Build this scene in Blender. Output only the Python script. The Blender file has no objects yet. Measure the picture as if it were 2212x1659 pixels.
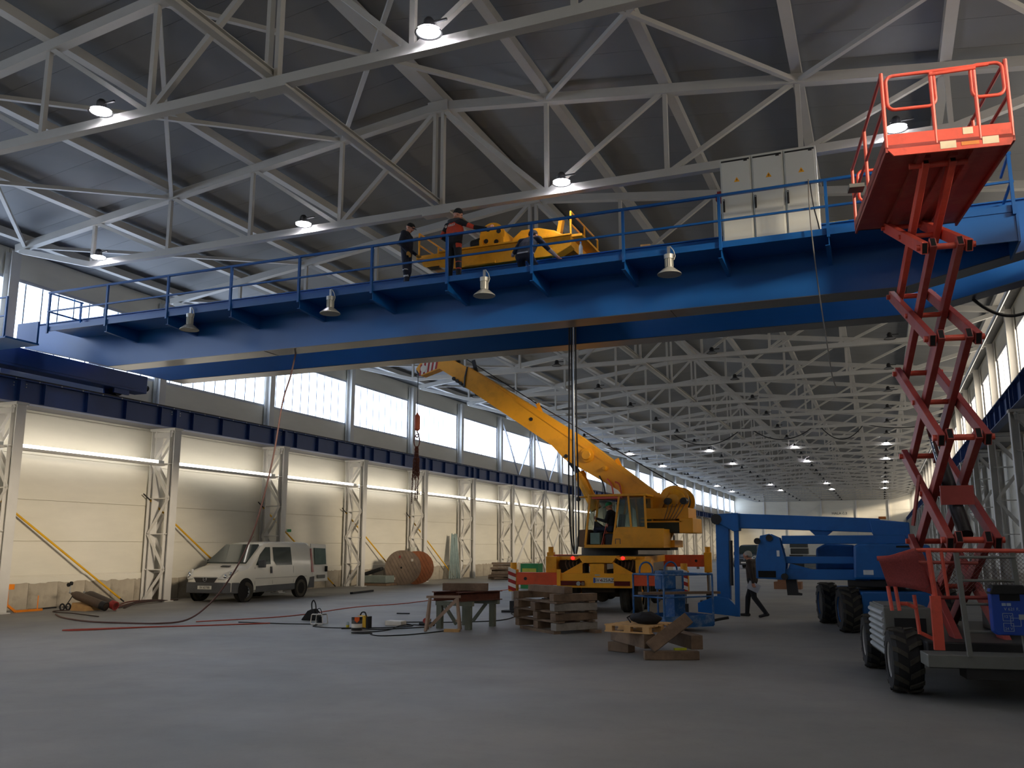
import bpy, bmesh, math, random
from mathutils import Vector, Matrix, Euler, noise
random.seed(7)
scn = bpy.context.scene
C = scn.collection
PI = math.pi

# ---------------------------------------------------------------- camera
cam_d = bpy.data.cameras.new('camera'); cam = bpy.data.objects.new('camera', cam_d); C.objects.link(cam)
cam_d.sensor_fit = 'HORIZONTAL'; cam_d.sensor_width = 36.0
cam_d.lens = 36.0 * 1921.6 / 2212.0
cam_d.clip_end = 600.0
cam.location = (0, 0, 1.755)
cam.rotation_euler = (math.radians(90 + 10.38), 0, math.radians(22.31))
scn.camera = cam

# ---------------------------------------------------------------- world, sun, exposure
w = bpy.data.worlds.new('sky'); scn.world = w; w.use_nodes = True
bg = w.node_tree.nodes['Background']; bg.inputs[0].default_value = (0.62, 0.78, 1.0, 1); bg.inputs[1].default_value = 1.0
sd = bpy.data.lights.new('low_sun', 'SUN'); sd.energy = 29.0; sd.angle = math.radians(9); sd.color = (1.0, 0.84, 0.64)
so = bpy.data.objects.new('low_sun', sd); C.objects.link(so)
so.rotation_euler = Vector((-1.0, 0.55, -0.23)).to_track_quat('-Z', 'Y').to_euler()
vs = scn.view_settings
vs.view_transform = 'Standard'; vs.look = 'None'; vs.gamma = 1.0; vs.use_curve_mapping = False
vs.exposure = 0.55
WIN_L, WIN_R = 3.9, 2.4   # brightness of the backlit left and right window sheets
cy = scn.cycles
cy.use_denoising = True
cy.max_bounces = 7; cy.diffuse_bounces = 4; cy.glossy_bounces = 3; cy.transmission_bounces = 4; cy.transparent_max_bounces = 12
cy.caustics_reflective = False; cy.caustics_refractive = False
cy.sample_clamp_indirect = 6.0

# ---------------------------------------------------------------- materials
def lin(c):
    if isinstance(c, str):
        c = c.lstrip('#'); c = [int(c[i:i + 2], 16) / 255 for i in (0, 2, 4)]
        c = [x / 12.92 if x <= 0.04045 else ((x + 0.055) / 1.055) ** 2.4 for x in c]
    return tuple(c[:3]) + (1,)
MATS = {}
def mat(name, col, rough=0.5, metal=0.0, var=0.12, scale=3.0, bump=0.0, dirt=None, dirt_amt=0.5, stretch=(1, 1, 1), bscale=None, coat=0.0, spec=0.5, detail=4.0):
    if name in MATS: return MATS[name]
    m = bpy.data.materials.new(name); m.use_nodes = True; nt = m.node_tree; N = nt.nodes; L = nt.links
    b = N['Principled BSDF']; c = lin(col)
    b.inputs['Roughness'].default_value = rough; b.inputs['Metallic'].default_value = metal
    b.inputs['Specular IOR Level'].default_value = spec
    if coat: b.inputs['Coat Weight'].default_value = coat; b.inputs['Coat Roughness'].default_value = 0.08
    tc = N.new('ShaderNodeTexCoord'); mp = N.new('ShaderNodeMapping'); mp.inputs['Scale'].default_value = stretch
    L.new(tc.outputs['Object'], mp.inputs['Vector'])
    n = N.new('ShaderNodeTexNoise'); n.inputs['Scale'].default_value = scale; n.inputs['Detail'].default_value = detail; n.inputs['Roughness'].default_value = 0.6
    L.new(mp.outputs[0], n.inputs['Vector'])
    r = N.new('ShaderNodeValToRGB'); e = r.color_ramp.elements
    e[0].position = 0.3; e[1].position = 0.7
    e[0].color = tuple(x * (1 - var) for x in c[:3]) + (1,); e[1].color = tuple(min(1, x * (1 + var)) for x in c[:3]) + (1,)
    L.new(n.outputs['Fac'], r.inputs['Fac']); out = r.outputs['Color']
    if dirt is not None:
        n2 = N.new('ShaderNodeTexNoise'); n2.inputs['Scale'].default_value = scale * 0.6; n2.inputs['Detail'].default_value = 8; n2.inputs['Roughness'].default_value = 0.7
        mp2 = N.new('ShaderNodeMapping'); mp2.inputs['Location'].default_value = (5.3, 1.7, 9.1); mp2.inputs['Scale'].default_value = stretch
        L.new(tc.outputs['Object'], mp2.inputs['Vector']); L.new(mp2.outputs[0], n2.inputs['Vector'])
        r2 = N.new('ShaderNodeValToRGB'); r2.color_ramp.elements[0].position = 0.5; r2.color_ramp.elements[1].position = 0.68
        r2.color_ramp.elements[1].color = (dirt_amt,) * 3 + (1,)
        L.new(n2.outputs['Fac'], r2.inputs['Fac'])
        mx = N.new('ShaderNodeMix'); mx.data_type = 'RGBA'
        L.new(r2.outputs['Color'], mx.inputs[0]); L.new(out, mx.inputs[6]); mx.inputs[7].default_value = lin(dirt); out = mx.outputs[2]
    L.new(out, b.inputs['Base Color'])
    if bump:
        bp = N.new('ShaderNodeBump'); bp.inputs['Strength'].default_value = bump; bp.inputs['Distance'].default_value = 0.02
        n3 = N.new('ShaderNodeTexNoise'); n3.inputs['Scale'].default_value = bscale or scale * 4; n3.inputs['Detail'].default_value = 6
        L.new(mp.outputs[0], n3.inputs['Vector']); L.new(n3.outputs['Fac'], bp.inputs['Height']); L.new(bp.outputs[0], b.inputs['Normal'])
    MATS[name] = m; return m
def emat(name, col, strength, through=0.0):
    if name in MATS: return MATS[name]
    m = bpy.data.materials.new(name); m.use_nodes = True; nt = m.node_tree; N = nt.nodes; L = nt.links
    N.remove(N['Principled BSDF']); o = N['Material Output']
    e = N.new('ShaderNodeEmission'); e.inputs[0].default_value = lin(col); e.inputs[1].default_value = strength
    if through:
        t = N.new('ShaderNodeBsdfTransparent'); mx = N.new('ShaderNodeMixShader'); mx.inputs[0].default_value = through
        L.new(e.outputs[0], mx.inputs[1]); L.new(t.outputs[0], mx.inputs[2]); L.new(mx.outputs[0], o.inputs[0])
    else: L.new(e.outputs[0], o.inputs[0])
    MATS[name] = m; return m
def gmat(name, col, alpha=0.35, rough=0.05):
    if name in MATS: return MATS[name]
    m = bpy.data.materials.new(name); m.use_nodes = True; nt = m.node_tree; N = nt.nodes; L = nt.links
    b = N['Principled BSDF']; o = N['Material Output']
    b.inputs['Base Color'].default_value = lin(col); b.inputs['Roughness'].default_value = rough
    t = N.new('ShaderNodeBsdfTransparent'); t.inputs[0].default_value = (0.82, 0.9, 0.88, 1)
    mx = N.new('ShaderNodeMixShader'); mx.inputs[0].default_value = alpha
    L.new(t.outputs[0], mx.inputs[1]); L.new(b.outputs[0], mx.inputs[2]); L.new(mx.outputs[0], o.inputs[0])
    MATS[name] = m; return m

M_white = mat('white_steel_paint', '#cfcdc8', 0.45, var=0.05, scale=1.5)
M_truss = mat('truss_grey_white_paint', '#b4b2ac', 0.5, var=0.05, scale=1.5)
M_roof = mat('grey_roof_panel', '#7a7b7c', 0.6, var=0.06, scale=0.6)
M_wall = mat('cream_wall_panel', '#d6d2c4', 0.5, var=0.05, scale=0.5, bump=0.06, bscale=2.0, stretch=(1, 1, 4))
M_conc = mat('bare_concrete', '#a59c8c', 0.9, var=0.14, scale=1.6, bump=0.2, dirt='#4d4538', dirt_amt=0.55)
M_navy = mat('navy_girder_paint', '#27447c', 0.42, var=0.06, scale=2)
M_blue = mat('crane_blue_paint', '#105397', 0.36, var=0.05, scale=1.2, spec=0.6)
M_soff = mat('dusty_soffit_paint', '#4d4c52', 0.5, var=0.1, scale=1.0)
M_galv = mat('galvanised_steel', '#a9adb0', 0.35, 0.7, var=0.1, scale=6)
M_black = mat('black_rubber', '#17181a', 0.75, var=0.2, scale=5)
M_dark = mat('dark_steel', '#2a2a2c', 0.5, 0.3, var=0.2, scale=5)
M_yel = mat('crane_yellow_paint', '#f5ab1e', 0.42, var=0.07, scale=1.4, dirt='#8a5a16', dirt_amt=0.35, spec=0.5)
M_org = mat('outrigger_orange_paint', '#e0562a', 0.45, var=0.1, scale=2, dirt='#6a3a2a', dirt_amt=0.4)
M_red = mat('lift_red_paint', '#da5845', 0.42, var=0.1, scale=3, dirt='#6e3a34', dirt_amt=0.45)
M_wood = mat('weathered_timber', '#7d6753', 0.9, var=0.25, scale=2.0, bump=0.5, bscale=14, stretch=(1, 1, 1), dirt='#3d332b', dirt_amt=0.6)
M_pale = mat('pale_new_wood', '#c69c66', 0.8, var=0.15, scale=4, bump=0.2)
M_rust = mat('rusty_steel', '#5f3527', 0.85, 0.2, var=0.3, scale=4, bump=0.3)
M_chrome = mat('polished_steel', '#c9ccd0', 0.15, 1.0, var=0.05)

# ---------------------------------------------------------------- mesh helpers
class MB:
    def __init__(s): s.v = []; s.f = []; s.m = []; s.mi = 0
    def add(s, vs, fs):
        n = len(s.v); s.v += [tuple(x) for x in vs]; s.f += [tuple(i + n for i in f) for f in fs]; s.m += [s.mi] * len(fs); return s
    def box(s, c, d, rz=0.0, rx=0.0, ry=0.0):
        R = Euler((rx, ry, rz)).to_matrix(); c = Vector(c); h = [x / 2 for x in d]
        vs = [c + R @ Vector((sx * h[0], sy * h[1], sz * h[2])) for sz in (-1, 1) for sy in (-1, 1) for sx in (-1, 1)]
        return s.add(vs, [(0, 2, 3, 1), (4, 5, 7, 6), (0, 1, 5, 4), (2, 6, 7, 3), (0, 4, 6, 2), (1, 3, 7, 5)])
    def bx(s, x0, x1, y0, y1, z0, z1): return s.box(((x0 + x1) / 2, (y0 + y1) / 2, (z0 + z1) / 2), (x1 - x0, y1 - y0, z1 - z0))
    def bar(s, a, b, w, h=None, up=(0, 0, 1)):
        a = Vector(a); b = Vector(b); h = w if h is None else h; d = (b - a).normalized(); u = Vector(up)
        if abs(d.dot(u.normalized())) > 0.99: u = Vector((0, 1, 0)) if abs(d.y) < 0.9 else Vector((1, 0, 0))
        sd = d.cross(u).normalized(); u = sd.cross(d).normalized()
        vs = [p + sd * sx * w / 2 + u * su * h / 2 for p in (a, b) for su in (-1, 1) for sx in (-1, 1)]
        return s.add(vs, [(0, 1, 3, 2), (4, 6, 7, 5), (0, 4, 5, 1), (2, 3, 7, 6), (0, 2, 6, 4), (1, 5, 7, 3)])
    def ibeam(s, a, b, w, h, t=0.02, up=(0, 0, 1)):
        a = Vector(a); b = Vector(b); d = (b - a).normalized(); u = Vector(up)
        if abs(d.dot(u)) > 0.99: u = Vector((1, 0, 0))
        sd = d.cross(u).normalized(); u = sd.cross(d).normalized()
        s.bar(a, b, t, h - 2 * t, u)
        for k in (-1, 1):
            o = u * k * (h / 2 - t / 2); s.bar(a + o, b + o, w, t, u)
        return s
    def cyl(s, a, b, r0, r1=None, n=14, caps=True):
        a = Vector(a); b = Vector(b); r1 = r0 if r1 is None else r1; d = (b - a).normalized()
        u = d.orthogonal().normalized(); v = d.cross(u)
        vs = []
        for p, r in ((a, r0), (b, r1)):
            vs += [p + (u * math.cos(2 * PI * i / n) + v * math.sin(2 * PI * i / n)) * r for i in range(n)]
        fs = [(i, (i + 1) % n, n + (i + 1) % n, n + i) for i in range(n)]
        if caps: fs += [tuple(range(n - 1, -1, -1)), tuple(range(n, 2 * n))]
        return s.add(vs, fs)
    def tube(s, pts, r, n=8, closed=False, caps=True):
        P = [Vector(p) for p in pts]; m = len(P); rs = r if isinstance(r, (list, tuple)) else [r] * m
        vs = []; u = None
        for i, p in enumerate(P):
            if closed: d = (P[(i + 1) % m] - P[i - 1])
            else: d = (P[min(i + 1, m - 1)] - P[max(i - 1, 0)])
            d = d.normalized()
            if u is None: u = d.orthogonal().normalized()
            else:
                u = (u - d * u.dot(d)); u = u.normalized() if u.length > 1e-6 else d.orthogonal().normalized()
            v = d.cross(u)
            vs += [p + (u * math.cos(2 * PI * k / n) + v * math.sin(2 * PI * k / n)) * rs[i] for k in range(n)]
        fs = []
        for i in range(m if closed else m - 1):
            j = (i + 1) % m
            fs += [(i * n + k, i * n + (k + 1) % n, j * n + (k + 1) % n, j * n + k) for k in range(n)]
        if caps and not closed: fs += [tuple(range(n - 1, -1, -1)), tuple((m - 1) * n + k for k in range(n))]
        return s.add(vs, fs)
    def lathe(s, prof, c, axis=(0, 0, 1), n=24, caps=True):
        # prof: [(radius, height along axis)]
        d = Vector(axis).normalized(); u = d.orthogonal().normalized(); v = d.cross(u); c = Vector(c); vs = []
        for r, h in prof:
            vs += [c + d * h + (u * math.cos(2 * PI * k / n) + v * math.sin(2 * PI * k / n)) * r for k in range(n)]
        fs = []
        for i in range(len(prof) - 1):
            fs += [(i * n + k, i * n + (k + 1) % n, (i + 1) * n + (k + 1) % n, (i + 1) * n + k) for k in range(n)]
        if caps: fs += [tuple(range(n - 1, -1, -1)), tuple((len(prof) - 1) * n + k for k in range(n))]
        return s.add(vs, fs)
    def prism(s, poly, ex):
        P = [Vector(p) for p in poly]; e = Vector(ex); n = len(P)
        return s.add(P + [p + e for p in P], [tuple(range(n - 1, -1, -1)), tuple(range(n, 2 * n))] + [(i, (i + 1) % n, n + (i + 1) % n, n + i) for i in range(n)])
    def quad(s, a, b, c, d): return s.add([a, b, c, d], [(0, 1, 2, 3)])
    def sph(s, c, r, nu=14, nv=9):
        r = (r, r, r) if not isinstance(r, (list, tuple)) else r; vs = []
        for j in range(1, nv):
            t = PI * j / nv
            vs += [(c[0] + r[0] * math.sin(t) * math.cos(2 * PI * i / nu), c[1] + r[1] * math.sin(t) * math.sin(2 * PI * i / nu), c[2] + r[2] * math.cos(t)) for i in range(nu)]
        k = len(vs); vs += [(c[0], c[1], c[2] + r[2]), (c[0], c[1], c[2] - r[2])]
        fs = [(j * nu + i, (j + 1) * nu + i, (j + 1) * nu + (i + 1) % nu, j * nu + (i + 1) % nu) for j in range(nv - 2) for i in range(nu)]
        fs += [(k, i, (i + 1) % nu) for i in range(nu)] + [(k + 1, (nv - 2) * nu + (i + 1) % nu, (nv - 2) * nu + i) for i in range(nu)]
        return s.add(vs, fs)
    def xf(s, M):
        s.v = [tuple(M @ Vector(v)) for v in s.v]; return s
    def mesh(s, name, mats, smooth=None):
        me = bpy.data.meshes.new(name); me.from_pydata(s.v, [], s.f)
        for m in (mats if isinstance(mats, (list, tuple)) else [mats]): me.materials.append(m)
        if any(s.m): me.polygons.foreach_set('material_index', s.m)
        bm = bmesh.new(); bm.from_mesh(me); bmesh.ops.recalc_face_normals(bm, faces=bm.faces); bm.to_mesh(me); bm.free()
        if smooth:
            me.shade_smooth(); me.set_sharp_from_angle(angle=smooth)
        me.update(); return me
    def build(s, name, mats, parent=None, smooth=None, bevel=0):
        o = link(name, s.mesh(name, mats, smooth), parent)
        if bevel:
            b = o.modifiers.new('bevel', 'BEVEL'); b.width = bevel; b.segments = 2; b.limit_method = 'ANGLE'; b.angle_limit = 0.7
        return o
def wm(o):
    m = Matrix.LocRotScale(o.location, o.rotation_euler, o.scale)
    return (wm(o.parent) @ o.matrix_parent_inverse @ m) if o.parent else m
def link(name, me, parent=None, local=False):
    o = bpy.data.objects.new(name, me); C.objects.link(o)
    if parent is not None:
        o.parent = parent
        if not local: o.matrix_parent_inverse = wm(parent).inverted()
    return o
def thing(name, label, cat, loc=(0, 0, 0), group=None, rz=0.0):
    o = bpy.data.objects.new(name, None); C.objects.link(o); o.empty_display_size = 0.2
    o.location = loc; o.rotation_euler = (0, 0, rz)
    tag(o, label, cat, group); return o
def tag(o, label, cat, group=None):
    o['label'] = label; o['category'] = cat
    if group: o['group'] = group
    return o
def struct(o): o['kind'] = 'structure'; return o
def copy_tree(o, parent=None):
    c = o.copy(); C.objects.link(c); c.parent = parent
    if parent is not None: c.matrix_parent_inverse = o.matrix_parent_inverse.copy()
    for ch in list(o.children): copy_tree(ch, c)
    return c
ORD = ['first', 'second', 'third', 'fourth', 'fifth', 'sixth', 'seventh', 'eighth', 'ninth', 'tenth', 'eleventh', 'twelfth', 'thirteenth', 'fourteenth', 'fifteenth', 'sixteenth', 'seventeenth', 'eighteenth', 'nineteenth', 'twentieth', 'twenty-first', 'twenty-second', 'twenty-third', 'twenty-fourth', 'twenty-fifth', 'twenty-sixth', 'twenty-seventh']
def text_mesh(name, body, size, material, loc, rot, parent=None, depth=0.004, align='CENTER'):
    cu = bpy.data.curves.new(name + '_curve', 'FONT'); cu.body = body; cu.size = size; cu.extrude = depth; cu.align_x = align; cu.align_y = 'CENTER'
    t = bpy.data.objects.new(name + '_tmp', cu); C.objects.link(t)
    dg = bpy.context.evaluated_depsgraph_get(); me = bpy.data.meshes.new_from_object(t.evaluated_get(dg)); bpy.data.objects.remove(t)
    me.materials.clear(); me.materials.append(material)
    me.transform(Matrix.LocRotScale(Vector(loc), Euler(rot), None))
    return link(name, me, parent)
def catenary(a, b, sag, n=16):
    a = Vector(a); b = Vector(b)
    return [a.lerp(b, t / n) - Vector((0, 0, sag * 4 * (t / n) * (1 - t / n))) for t in range(n + 1)]
def smooth_path(pts, n=6):
    P = [Vector(p) for p in pts]; out = []
    for i in range(len(P) - 1):
        p0 = P[max(i - 1, 0)]; p1 = P[i]; p2 = P[i + 1]; p3 = P[min(i + 2, len(P) - 1)]
        for k in range(n):
            t = k / n
            out.append(0.5 * ((2 * p1) + (p2 - p0) * t + (2 * p0 - 5 * p1 + 4 * p2 - p3) * t * t + (3 * p1 - p0 - 3 * p2 + p3) * t ** 3))
    out.append(P[-1]); return out
# ================================================================ the hall
XA, PW = -8.775, 2.612  # hall and object coordinates computed from image pixels, kept as plain values
XL, XR, YB, YF = -22.95, 4.95, -20.0, 155.6
def zu(k): return 11.74 - 0.328 * abs(k)
def zu_x(x): return 11.74 - 0.1256 * abs(x - XA)
ZB = 9.24
TY = lambda k: 17.0 + 6 * k
CY = lambda i: 17.35 + 6 * i

# floor
def floor_material():
    m = bpy.data.materials.new('worn_concrete_floor'); m.use_nodes = True; nt = m.node_tree; N = nt.nodes; L = nt.links; b = N['Principled BSDF']
    tc = N.new('ShaderNodeTexCoord')
    def nz(s, d, st=(1, 1, 1), loc=(0, 0, 0)):
        mp = N.new('ShaderNodeMapping'); mp.inputs['Scale'].default_value = st; mp.inputs['Location'].default_value = loc; L.new(tc.outputs['Object'], mp.inputs['Vector'])
        n = N.new('ShaderNodeTexNoise'); n.inputs['Scale'].default_value = s; n.inputs['Detail'].default_value = d; n.inputs['Roughness'].default_value = 0.62; L.new(mp.outputs[0], n.inputs['Vector']); return n.outputs['Fac']
    def ramp(f, p0, c0, p1, c1):
        r = N.new('ShaderNodeValToRGB'); e = r.color_ramp.elements; e[0].position = p0; e[0].color = lin(c0); e[1].position = p1; e[1].color = lin(c1); L.new(f, r.inputs['Fac']); return r.outputs['Color']
    def mix(f, a, bb, mode='MIX', fac=None):
        x = N.new('ShaderNodeMix'); x.data_type = 'RGBA'; x.blend_type = mode
        if fac is not None: x.inputs[0].default_value = fac
        else: L.new(f, x.inputs[0])
        L.new(a, x.inputs[6])
        if isinstance(bb, str): x.inputs[7].default_value = lin(bb)
        else: L.new(bb, x.inputs[7])
        return x.outputs[2]
    base = ramp(nz(0.3, 10), 0.3, '#7b7c7b', 0.7, '#95938e')
    dust = ramp(nz(0.12, 6, loc=(3, 8, 0)), 0.45, '#000000', 0.75, '#9a9a9a')
    c = mix(dust, base, '#b5a892')
    c = mix(ramp(nz(1.4, 10, loc=(9, 2, 0)), 0.5, '#000000', 0.74, '#808080'), c, '#6c675f')
    c = mix(ramp(nz(0.5, 8, st=(0.4, 1.6, 1), loc=(1, 7, 0)), 0.56, '#000000', 0.78, '#909090'), c, '#69655e')
    c = mix(ramp(nz(14, 6), 0.6, '#000000', 0.72, '#707070'), c, '#57534d')
    L.new(c, b.inputs['Base Color'])
    rr = N.new('ShaderNodeMapRange'); rr.inputs[3].default_value = 0.42; rr.inputs[4].default_value = 0.75; L.new(nz(0.6, 6, loc=(4, 4, 0)), rr.inputs[0]); L.new(rr.outputs[0], b.inputs['Roughness'])
    bp = N.new('ShaderNodeBump'); bp.inputs['Strength'].default_value = 0.08; bp.inputs['Distance'].default_value = 0.01; L.new(nz(9, 8), bp.inputs['Height']); L.new(bp.outputs[0], b.inputs['Normal'])
    return m
struct(MB().bx(XL - 0.4, XR + 0.4, YB - 0.4, YF + 0.4, -0.3, 0.0).build('floor', floor_material()))

# ceiling: slab over a row of long roof panels
slab = MB()
for s in (-1, 1):
    xe = XA + s * 14.6
    slab.prism([(XA, YB, 12.17), (xe, YB, 12.17 - 0.1256 * 14.6), (xe, YB, 12.5 - 0.1256 * 14.6), (XA, YB, 12.5)], (0, YF - YB, 0))
ceiling = struct(slab.build('ceiling', mat('roof_joint', '#525355', 0.8)))
def roof_panel(s, y0, y1, mb):
    xe = XA + s * 14.3
    mb.prism([(XA + s * 0.02, y0, 12.12), (xe, y0, 12.12 - 0.1256 * 14.3), (xe, y0, 12.16 - 0.1256 * 14.3), (XA + s * 0.02, y0, 12.16)], (0, y1 - y0, 0)); return mb
for s in (-1, 1):
    pm = roof_panel(s, 0.0, 0.992, MB()).mesh('roof_panel', M_roof)
    for k in range(150):
        o = link('roof_panel', pm, ceiling, True); o.location = (0, 3.0 + k, 0)
rest = MB()
for s in (-1, 1): roof_panel(s, YB, 2.985, rest); roof_panel(s, 153.0, YF, rest)
rest.build('roof_panel_rest', M_roof, ceiling)['kind'] = 'stuff'

# side walls
ROWS = [(0.74, 1.92), (1.92, 3.11), (3.11, 4.42), (4.42, 5.64), (5.64, 6.5), (6.5, 7.38), (9.47, 10.33)]
def side_wall(name, x, s, rows, first):
    b = MB(); xo = x + s * 0.25
    b.bx(min(x, xo), max(x, xo), YB, YF, 0, 7.38); b.bx(min(x, xo), max(x, xo), YB, YF, 9.47, 10.7)
    wl = struct(b.build(name, M_wall))
    for z0, z1 in rows:
        pm = MB().bx(-0.02, 0.02, 0.01, 5.99, z0 + 0.008, z1 - 0.008).mesh('wall_panel', M_wall)
        for i in range(first, 23):
            o = link('wall_panel', pm, wl, True); o.location = (x - s * 0.02, CY(i), 0)
    return wl
wall_left = side_wall('wall_left', XL, -1, ROWS, -1)
wall_right = side_wall('wall_right', XR, 1, [ROWS[0], (1.92, 4.42), (4.42, 7.38), ROWS[6]], 0)
# concrete plinth of the left wall, board-marked slabs, and the ragged foil edge above it
cm = MB().bx(-0.06, 0.0, 0.006, 0.994, 0.0, 0.76).mesh('concrete_slab', M_conc)
for k in range(56):
    o = link('concrete_slab', cm, wall_left, True); o.location = (XL + 0.1 + 0.012 * random.random(), 12 + k, 0)
MB().bx(XL, XL + 0.1, 68, YF, 0, 0.76).build('concrete_plinth', M_conc, wall_left)
MB().bx(XR - 0.1, XR, YB, YF, 0, 0.76).build('concrete_plinth', M_conc, wall_right)
rag = MB(); y = 12.0; pts = []
while y < 70:
    pts.append((y, 0.74 + random.uniform(-0.05, 0.012))); y += random.uniform(0.05, 0.22)
for (a, za), (b_, zb_) in zip(pts, pts[1:]):
    rag.add([(XL + 0.118, a, za), (XL + 0.118, b_, zb_), (XL + 0.118, b_, 0.9), (XL + 0.118, a, 0.9), (XL + 0.05, a, 0.95), (XL + 0.05, b_, 0.95)], [(0, 1, 2, 3), (3, 2, 5, 4)])
rag.build('torn_foil_edge', M_wall, wall_left)

# strip windows of translucent sheets, one per bay
M_paneL = emat('backlit_sheet_cool', '#d2e4ff', WIN_L)
M_paneR = emat('backlit_sheet_warm', '#fff1dc', WIN_R, through=0.35)
M_frame = mat('window_frame_paint', '#b9bcc4', 0.4, var=0.04)
nwin = 0
def windows(x, s, i0, i1, npane, pmat):
    global nwin
    fr = MB(); yy0, yy1 = 0.1, 5.9; xa = x + s * 0.02
    fr.bx(xa - 0.06, xa + 0.06, yy0, yy1, 7.36, 7.46); fr.bx(xa - 0.06, xa + 0.06, yy0, yy1, 9.4, 9.5)
    fr.bx(xa - 0.05, xa + 0.05, -0.1, yy0, 7.36, 9.5); fr.bx(xa - 0.05, xa + 0.05, yy1, 6.1, 7.36, 9.5)
    fm = fr.mesh('window_frame', M_frame)
    w_ = (yy1 - yy0) / npane
    pm = MB().bx(-0.012, 0.012, 0.012, w_ - 0.012, 7.46, 9.4).mesh('pane', pmat)
    jm = MB()
    for q in range(1, npane): jm.bx(xa - 0.02, xa + 0.02, yy0 + q * w_ - 0.018, yy0 + q * w_ + 0.018, 7.46, 9.4)
    jmm = jm.mesh('sheet_joint', mat('sheet_joint', '#6a7f96', 0.4))
    for i in range(i0, i1):
        nwin += 1
        f = struct(link('window_%d' % nwin, fm)); f.location = (0, CY(i), 0)
        link('sheet_joint', jmm, f, True)
        for q in range(npane):
            p = link('pane', pm, f, True); p.location = (xa + s * 0.005, yy0 + q * w_, 0)
windows(XL, -1, -1, 23, 10, M_paneL)
windows(XL, -1, -6, -1, 3, M_paneL)
windows(XR, 1, -6, 23, 4, M_paneR)

# end walls
fw = MB().bx(XL - 0.3, XR + 0.3, YF, YF + 0.3, 0, 12.6)
wall_far = struct(fw.build('wall_far', M_wall))
for x in (-18.1, -14.3, -9.0, -3.6, 1.3): MB().bx(x - 0.12, x + 0.12, YF - 0.25, YF, 0, 10.5).build('wall_post', M_white, wall_far)
for z0, z1 in ((0.0, 1.2), (1.2, 4.4), (4.4, 7.6), (7.6, 10.3)):
    for x0, x1 in zip((XL, -18.1, -14.3, -9.0, -3.6, 1.3), (-18.1, -14.3, -9.0, -3.6, 1.3, XR)):
        MB().bx(x0 + 0.13, x1 - 0.13, YF - 0.05, YF, z0 + 0.015, z1 - 0.015).build('wall_panel', M_wall, wall_far)
for a, b_ in (((-14.2, 5.0), (-9.1, 8.6)), ((-14.2, 8.6), (-9.1, 5.0))):
    MB().bar((a[0], YF - 0.15, a[1]), (b_[0], YF - 0.15, b_[1]), 0.06).build('wall_brace', M_white, wall_far)
text_mesh('hall_number', 'HALA č.3', 0.58, mat('sign_grey', '#3d4a52', 0.7), (-6.2, YF - 0.08, 7.12), (PI / 2, 0, 0), wall_far)
struct(MB().bx(XL - 0.3, XR + 0.3, YB - 0.3, YB, 0, 12.6).build('wall_back', M_wall))

# roof trusses
def truss_parts(root, full):
    R = range(-4, 5)
    if full:
        for s in (-1, 1):
            MB().bar((XA, 0, zu(0)), (XA + s * 13.35, 0, zu_x(XA + s * 13.35)), 0.19, 0.2).build('upper_chord', M_truss, root)
        MB().bar((XA - 4 * PW, 0, ZB), (XA + 4 * PW, 0, ZB), 0.17, 0.17).build('lower_chord', M_truss, root)
        for s in (-1, 1): MB().bar((XA + s * 4 * PW, 0, ZB), (XA + s * 13.2, 0, 9.98), 0.15, 0.15).build('knee_strut', M_truss, root)
        for k in R:
            if k: MB().bar((XA + k * PW, 0, ZB), (XA + k * PW, 0, zu(k)), 0.09).build('vertical', M_truss, root)
        for dx in (-0.1, 0.1): MB().bar((XA + dx, 0, ZB), (XA + dx, 0, zu(0) - 0.05), 0.075, 0.12).build('vertical', M_truss, root)
        for s in (-1, 1):
            MB().bar((XA, 0, zu(0)), (XA + s * PW, 0, ZB), 0.1).build('diagonal', M_truss, root)
            for k in (1, 2, 3): MB().bar((XA + s * k * PW, 0, ZB), (XA + s * (k + 1) * PW, 0, zu(k + 1)), 0.09).build('diagonal', M_truss, root)
        MB().bx(XA - 0.35, XA + 0.35, -0.12, 0.12, ZB - 0.14, ZB - 0.1).build('splice_plate', M_truss, root)
        MB().bx(XA - 0.25, XA + 0.25, -0.13, 0.13, zu(0) - 0.16, zu(0) + 0.1).build('apex_plate', M_truss, root)
    else:
        m = MB()
        for s in (-1, 1): m.bar((XA, 0, zu(0)), (XA + s * 13.35, 0, zu_x(XA + s * 13.35)), 0.19)
        m.build('upper_chord', M_truss, root)
        m = MB().bar((XA - 4 * PW, 0, ZB), (XA + 4 * PW, 0, ZB), 0.16)
        for s in (-1, 1): m.bar((XA + s * 4 * PW, 0, ZB), (XA + s * 13.2, 0, 9.98), 0.14)
        m.build('lower_chord', M_truss, root)
        m = MB()
        for k in R: m.bar((XA + k * PW, 0, ZB), (XA + k * PW, 0, zu(k)), 0.08)
        for s in (-1, 1):
            m.bar((XA, 0, zu(0)), (XA + s * PW, 0, ZB), 0.08)
            for k in (1, 2, 3): m.bar((XA + s * k * PW, 0, ZB), (XA + s * (k + 1) * PW, 0, zu(k + 1)), 0.08)
        m.build('lattice', M_truss, root)
near_t = thing('roof_truss', '', 'roof truss', (0, 0, 0), 'white roof trusses'); truss_parts(near_t, True)
far_t = thing('roof_truss', '', 'roof truss', (0, 0, 0), 'white roof trusses'); truss_parts(far_t, False)
used = set()
for k in range(-1, 24):
    src = near_t if k < 12 else far_t
    t = src if src.name not in used else copy_tree(src); used.add(src.name)
    t.location = (0, TY(k), 0)
    t['label'] = 'white steel roof truss, %s in the row from the camera' % ORD[k + 1]

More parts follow.
